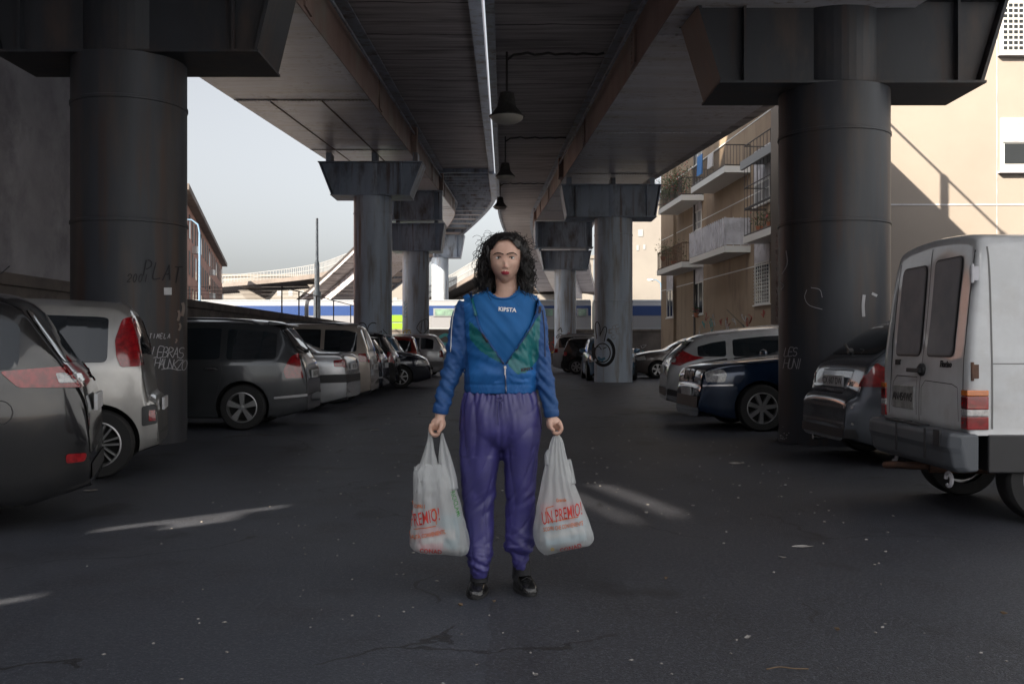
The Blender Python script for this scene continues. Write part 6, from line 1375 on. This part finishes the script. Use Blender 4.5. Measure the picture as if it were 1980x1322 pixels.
# -- shoes
def shoe(px, py, dy, yaw, nm='shoe'):
    base = P3(px, py); base = Vector((base.x, dy, 0)); M = Matrix.Translation(base) @ Matrix.Rotation(yaw, 4, 'Z')
    m = MB(); rs = []      # local: toe towards -y
    for y, hw, zt, zb in ((-.150, .012, .022, .012), (-.145, .028, .036, .010), (-.125, .042, .048, .010), (-.09, .048, .056, .010), (-.05, .046, .068, .010), (-.02, .041, .085, .010), (.02, .037, .105, .010), (.05, .036, .112, .010), (.09, .036, .112, .010), (.115, .030, .105, .012), (.125, .018, .09, .014)):
        c = Vector((0, y, (zt + zb) / 2)); rs.append([Vector((hw * math.copysign(abs(math.cos(a)) ** .8, math.cos(a)) * (1 if math.sin(a) < 0 else .86), y, c.z + (zt - zb) / 2 * math.copysign(abs(math.sin(a)) ** .75, math.sin(a)))) for a in [2 * math.pi * k / 24 for k in range(24)]])
    rs = [[M @ p for p in r] for r in rs]; m.rings(rs); o = m.build(nm, leatherm, W_, True); o.modifiers.new('s', 'SUBSURF').levels = 1; o.modifiers['s'].render_levels = 1
    m = MB(); out = []
    for a in [2 * math.pi * k / 36 for k in range(36)]:
        yy = -.013 - .143 * math.sin(a) * -1; t_ = (yy + .156) / .286; out.append(((.053 - .016 * max(0, t_ - .35)) * math.cos(a) * (1 if t_ < .6 else .92), -.013 + .143 * math.sin(a)))
    m.prism(out, 0.0, .018, 'z', M=M); m.build('sole', black, o, bevel=.003)
    m = MB()
    for k in range(4):
        y = -.065 + k * .024; z = .066 + k * .0135
        m.tube([M @ Vector((-.026, y, z - .008)), M @ Vector((0, y - .004, z + .006)), M @ Vector((.026, y, z - .008))], .0022, 5)
    for sg in (-1, 1): m.tube(catmull([M @ Vector(p) for p in ((0, .0, .108), (sg * .018, -.014, .115), (sg * .028, -.012, .100), (sg * .006, -.006, .106))], 5), .002, 5)
    m.tube(catmull([M @ Vector(p) for p in ((0, .0, .108), (.012, -.03, .095), (.03, -.035, .07))], 5), .002, 5); m.build('lace', ink, o)
shoe(924, 1140, .035, R(-4)); shoe(1012, 1135, .085, R(14))

# ================================================================ shopping bags
bagm = bpy.data.materials.new('thin_plastic'); bagm.use_nodes = True; t_ = bagm.node_tree; b_ = t_.nodes['Principled BSDF']; b_.inputs['Base Color'].default_value = (.74, .76, .77, 1); b_.inputs['Roughness'].default_value = .32
tl = t_.nodes.new('ShaderNodeBsdfTranslucent'); tl.inputs[0].default_value = (.7, .72, .72, 1); tp = t_.nodes.new('ShaderNodeBsdfTransparent'); mx = t_.nodes.new('ShaderNodeMixShader'); my = t_.nodes.new('ShaderNodeMixShader'); mx.inputs[0].default_value = .35; my.inputs[0].default_value = .44
nz_ = t_.nodes.new('ShaderNodeTexNoise'); nz_.inputs['Scale'].default_value = 14; nz_.inputs['Detail'].default_value = 6; mp_ = t_.nodes.new('ShaderNodeMapping'); mp_.inputs['Scale'].default_value = (2.4, 2.4, .5); tc_ = t_.nodes.new('ShaderNodeTexCoord'); t_.links.new(tc_.outputs['Object'], mp_.inputs[0]); t_.links.new(mp_.outputs[0], nz_.inputs['Vector'])
bp_ = t_.nodes.new('ShaderNodeBump'); bp_.inputs['Strength'].default_value = 1.0; bp_.inputs['Distance'].default_value = .012; t_.links.new(nz_.outputs['Fac'], bp_.inputs['Height']); t_.links.new(bp_.outputs[0], b_.inputs['Normal'])
t_.links.new(b_.outputs[0], mx.inputs[1]); t_.links.new(tl.outputs[0], mx.inputs[2]); t_.links.new(mx.outputs[0], my.inputs[1]); t_.links.new(tp.outputs[0], my.inputs[2]); t_.links.new(my.outputs[0], t_.nodes['Material Output'].inputs['Surface'])
redp = mat('red_print', (.50, .03, .02), .5); orp = mat('orange_print', (.55, .13, .02), .5); yelp = mat('yellow_print', (.6, .38, .02), .5); grp = mat('green_print', (.08, .25, .08), .5)
BY = -.07
def bag(name, label, rows, handles, pleats, seed, texts, pts_c):
    bx = P3(sum(r[0] + r[1] for r in rows) / len(rows) / 2, 0).x; t = thing(name, label, 'shopping bag', (bx, YP + BY, 0), 0, 'plastic shopping bags hanging from her hands')
    def loc(v): return v - Vector((bx, YP + BY, 0))
    m = MB(); rs = []; n = 72; V = catmull([(a, b, c) for a, b, c, d, e in rows], 8); D = catmull([(d, e) for a, b, c, d, e in rows], 8)
    nr = len(V)
    for i, (v, dd_) in enumerate(zip(V, D)):
        c = P3((v.x + v.y) / 2, v.z, BY); a = (v.y - v.x) / 2 / SC; b = dd_.x; tt = i / nr; ring = []
        for k in range(n):
            th = 2 * math.pi * k / n; cs, sn = math.cos(th), math.sin(th); pw = lerp(.95, .72, tt)
            amp = (.07 * (1 - tt) + .018) * pleats; w_ = 1 + amp * math.sin(th * 13 + 2.0 * math.sin(th * 3 + seed)) * (1 - .5 * tt) + .05 * noise.noise(Vector((cs * 2.2, sn * 2.2, c.z * 16 + seed))) - .10 * tt * (1 - min(1, abs(noise.noise(Vector((cs * 2.6 + seed, sn * 2.6, c.z * 9)))) * 2.6)) ** 2.5
            ring.append(loc(Vector((c.x + a * w_ ** .5 * math.copysign(abs(cs) ** pw, cs), c.y + b * w_ * math.copysign(abs(sn) ** pw, sn), c.z + dd_.y * (cs) * (tt ** 3) + .006 * noise.noise(Vector((cs * 3, sn * 3, seed))) * tt))))
        rs.append(ring)
    m.rings(rs); o = m.build('bag_body', bagm, t, 'all')
    bv = BVHTree.FromPolygons([v.co + Vector((bx, BY, 0)) for v in o.data.vertices], [tuple(p.vertices) for p in o.data.polygons])
    for hr in handles:
        m = MB(); V = catmull([(a, b, c) for a, b, c, d in hr], 5); D = catmull([(d, 0) for a, b, c, d in hr], 5); rs = []
        for i, (v, q) in enumerate(zip(V, D)):
            c = P3((v.x + v.y) / 2, v.z, BY); a = (v.y - v.x) / 2 / SC; rs.append([loc(Vector((c.x + a * math.cos(2 * math.pi * k / 24), c.y + q.x * math.sin(2 * math.pi * k / 24) * (1 + .35 * math.sin(2 * math.pi * k * 5 / 24)), c.z))) for k in range(24)])
        m.rings(rs); m.build('handle', bagm, t, 'all')
    for (s_, size, px, py, mt, rot, sq) in texts:
        q = printon(bv, s_, size, px, py, mt, t, R(rot), .003, squash=sq, off=.0004)
        q.data.transform(Matrix.Translation((-bx, -BY, 0)))
    return t, bv, bx
def bagshape(t, bv, bx, polys):
    for poly, mt, nm in polys:
        m = MB()
        for st in poly:
            P = catmull([(a, b) for a, b in st], 4) if len(st) > 2 else [Vector(st[0]).lerp(Vector(st[1]), k / 8) for k in range(9)]; A = []
            for i, p in enumerate(P):
                d = (P[min(i + 1, len(P) - 1)] - P[max(0, i - 1)]).normalized(); n_ = Vector((-d.y, d.x)) * .7; A += [front(bv, p.x + n_.x, p.y + n_.y, .0) + Vector((-bx, -BY - .003, 0)), front(bv, p.x - n_.x, p.y - n_.y, .0) + Vector((-bx, -BY - .003, 0))]
            m.add(A, [(2 * i, 2 * i + 1, 2 * i + 3, 2 * i + 2) for i in range(len(P) - 1)])
        m.build(nm, mt, t)
bl = bag('shopping_bag', 'white plastic shopping bag in her right hand, with two separate handle peaks', [(812, 868, 893, .030, 0), (803, 876, 908, .05, 0), (803, 884, 940, .075, 0), (802, 893, 975, .09, 0), (798, 902, 1010, .10, -.0), (796, 908, 1035, .10, -.006), (798, 909, 1052, .09, -.010), (808, 905, 1061, .06, -.012), (830, 895, 1064, .03, -.012)],
   [[(830, 834, 832, .006), (829, 839, 845, .012), (822, 843, 870, .022), (812, 852, 900, .034), (806, 860, 925, .05)], [(855, 859, 834, .006), (853, 863, 848, .012), (850, 874, 880, .022), (852, 884, 915, .034), (850, 888, 940, .05)], [(803, 812, 898, .015), (803, 826, 915, .03), (802, 850, 945, .05)]], 1.0, 1.3,
   [('SCOPRI I', .024, 812, 970, orp, 4, .8), ('PREMIO!', .080, 826, 991, redp, 8, .48), ('QUALITÀ, CONVENIENTE.', .026, 829, 1022, orp, 7, .60), ('CONAD', .034, 838, 1053, redp, -2, .8), ('RICICLAMI', .026, 884, 965, grp, -68, .7)], None)
bagshape(*bl, [([[(805, 1012), (848, 1004)], [(846, 972), (849, 1001)], [(836, 975), (846, 972)]], orp, 'print_line')])
br = bag('shopping_bag', 'white plastic shopping bag in her left hand, gathered to one point', [(1071, 1079, 836, .008, 0), (1064, 1087, 850, .018, 0), (1057, 1094, 880, .035, 0), (1050, 1103, 910, .052, 0), (1043, 1115, 945, .07, 0), (1036, 1129, 980, .085, 0), (1031, 1142, 1015, .095, 0), (1032, 1146, 1035, .09, .012), (1040, 1141, 1050, .07, .022), (1052, 1130, 1056, .03, .026)],
   [[(1073, 1077, 829, .006), (1070, 1080, 838, .010), (1066, 1084, 850, .014)], [(1056, 1060, 866, .006), (1052, 1068, 876, .02), (1052, 1076, 895, .03)], [(1096, 1102, 884, .006), (1090, 1106, 900, .02), (1080, 1112, 930, .04)]], 1.5, 4.1,
   [('Grande', .022, 1082, 957, orp, 2, .7), ('UN PREMIO!', .080, 1084, 984, redp, 6, .42), ('SCOPRI CHE CONVENIENTE', .026, 1086, 1006, orp, 5, .55), ('CONAD', .034, 1100, 1048, redp, 12, .8)], None)
bagshape(*br, [([[(1054, 998), (1114, 988)], [(1054, 972), (1054, 998)], [(1054, 972), (1068, 968)]], orp, 'print_line'), ([[(1066 + 2.6 * math.cos(k * .7), 1050 + 2.6 * math.sin(k * .7)) for k in range(10)]], yelp, 'emblem')])
# groceries seen through the plastic
def grocery(label, px, py, w_, d_, h_, mt, rz, tilt=0, nm='grocery_box', cat='groceries'):
    c = P3(px, py, BY); m = MB(); m.box(-w_ / 2, w_ / 2, -d_ / 2, d_ / 2, 0, h_, 0); m.box(-w_ / 2 + .004, w_ / 2 - .004, -d_ / 2 - .001, -d_ / 2, h_ * .3, h_ * .6, 1)
    o = m.build(nm, [mt, white], None, bevel=.006); o.location = c; o.rotation_euler = (0, tilt, rz); tag(o, label, cat, 'groceries inside the bags')
grocery('pink pack showing through the left bag bottom', 838, 1054, .13, .08, .10, mat('pink_pack', (.65, .22, .24), .6), .3); grocery('blue-green carton showing through the right half of the left bag', 870, 1052, .08, .06, .15, mat('teal_pack', (.14, .34, .40), .6), -.2, .06)
grocery('pale blue pack in the bottom of the right bag', 1092, 1040, .19, .09, .10, mat('pale_blue_pack', (.35, .52, .60), .6), .1, -.14); grocery('pink pack lying on the pale blue one in the right bag', 1080, 1006, .15, .07, .09, mat('pink_pack', (.65, .22, .24), .6), -.2, -.1)

# ================================================================ litter on the asphalt
def gp(px, py): Y = CH * F / (py - HY); return Vector(((px - 990) / F * Y, Y, 0))
paperm = mat('paper_scrap', (.32, .31, .30), .9, col2=(.24, .22, .2), sc=20); twigm = mat('twig', (.16, .11, .07), .9)
def scrap(px, py, w_, d_, rz, label, mt=paperm, nm='paper_scrap', cat='litter'):
    c = gp(px, py); m = MB(); n = 6; rr = random.Random(px); out = [(w_ / 2 * math.cos(a) * rr.uniform(.75, 1.1), d_ / 2 * math.sin(a) * rr.uniform(.75, 1.1)) for a in [.5 + 2 * math.pi * k / n for k in range(n)]]
    z = [.006 + rr.uniform(0, .012) for _ in out]; N = len(out)
    m.add([(a, b, zz) for (a, b), zz in zip(out, z)] + [(a, b, zz + .002) for (a, b), zz in zip(out, z)] + [(0, 0, .004), (0, 0, .012)], [(k, (k + 1) % N, 2 * N) for k in range(N)] + [(N + k, N + (k + 1) % N, 2 * N + 1) for k in range(N)] + [(k, (k + 1) % N, N + (k + 1) % N, N + k) for k in range(N)])
    o = m.build(nm, mt); o.location = c; o.rotation_euler = (0, 0, rz); tag(o, label, cat, 'litter on the asphalt')
scrap(1425, 897, .16, .12, .2, 'largest pale paper scrap, on the asphalt before the right pillar'); scrap(175, 950, .12, .08, .6, 'grey paper scrap under the black hatchback at the left')
scrap(1552, 1059, .13, .02, -.15, 'long thin paper strip on the asphalt in front of the van'); scrap(1512, 1080, .05, .02, .0, 'small smudged scrap just below the long paper strip')
scrap(1618, 1220, .025, .025, .3, 'tiny square brown chip low at the right', twigm, 'chip'); scrap(1446, 1236, .03, .012, .1, 'tiny pale chip low right of the centre'); scrap(1288, 1121, .02, .02, .1, 'small brown pebble right of her shoe', twigm, 'pebble'); scrap(1250, 993, .03, .02, 0, 'small white scrap on the lit streak'); scrap(890, 1283 - 110, .03, .02, .2, 'little stone left of her shoe', twigm, 'pebble'); scrap(955, 1166, .02, .015, .2, 'small stone just below her shoes', twigm, 'pebble')
scrap(1940, 1189, .04, .01, .0, 'tiny stick at the right edge', twigm, 'stick'); scrap(725, 832, .16, .04, .0, 'thin white streak of paper on the ground behind the left bag'); scrap(1035, 1308, .025, .02, .3, 'little light pebble at the bottom edge', paperm, 'pebble')
c = gp(1520, 1296); m = MB(); m.tube(catmull([(-.07, 0, .006), (-.02, .012, .01), (.03, .0, .008), (.08, .004, .006)], 5), .0025, 5); o = m.build('twig', twigm); o.location = c; tag(o, 'thin curved twig on the ground low at the right', 'litter', 'litter on the asphalt')
m = MB(); rr = random.Random(11)
for k in range(420):
    Y = rr.uniform(3.2, 16); X = rr.uniform(-2.3, 2.6) * (1 if Y > 5 else .7); r = rr.uniform(.002, .006) * (1 + Y * .08); 
    m.lathe([(r * .6, 0), (r, r * .4), (r * .5, r * .8)], 5, M=Matrix.Translation((X, Y, 0)) @ Matrix.Rotation(rr.uniform(0, 6), 4, 'Z') @ Matrix.Diagonal((rr.uniform(.6, 2), 1, 1, 1)))
o = m.build('grit', paperm); o['kind'] = 'stuff'; o['label'] = 'loose grit and specks scattered on the asphalt'; o['category'] = 'grit'
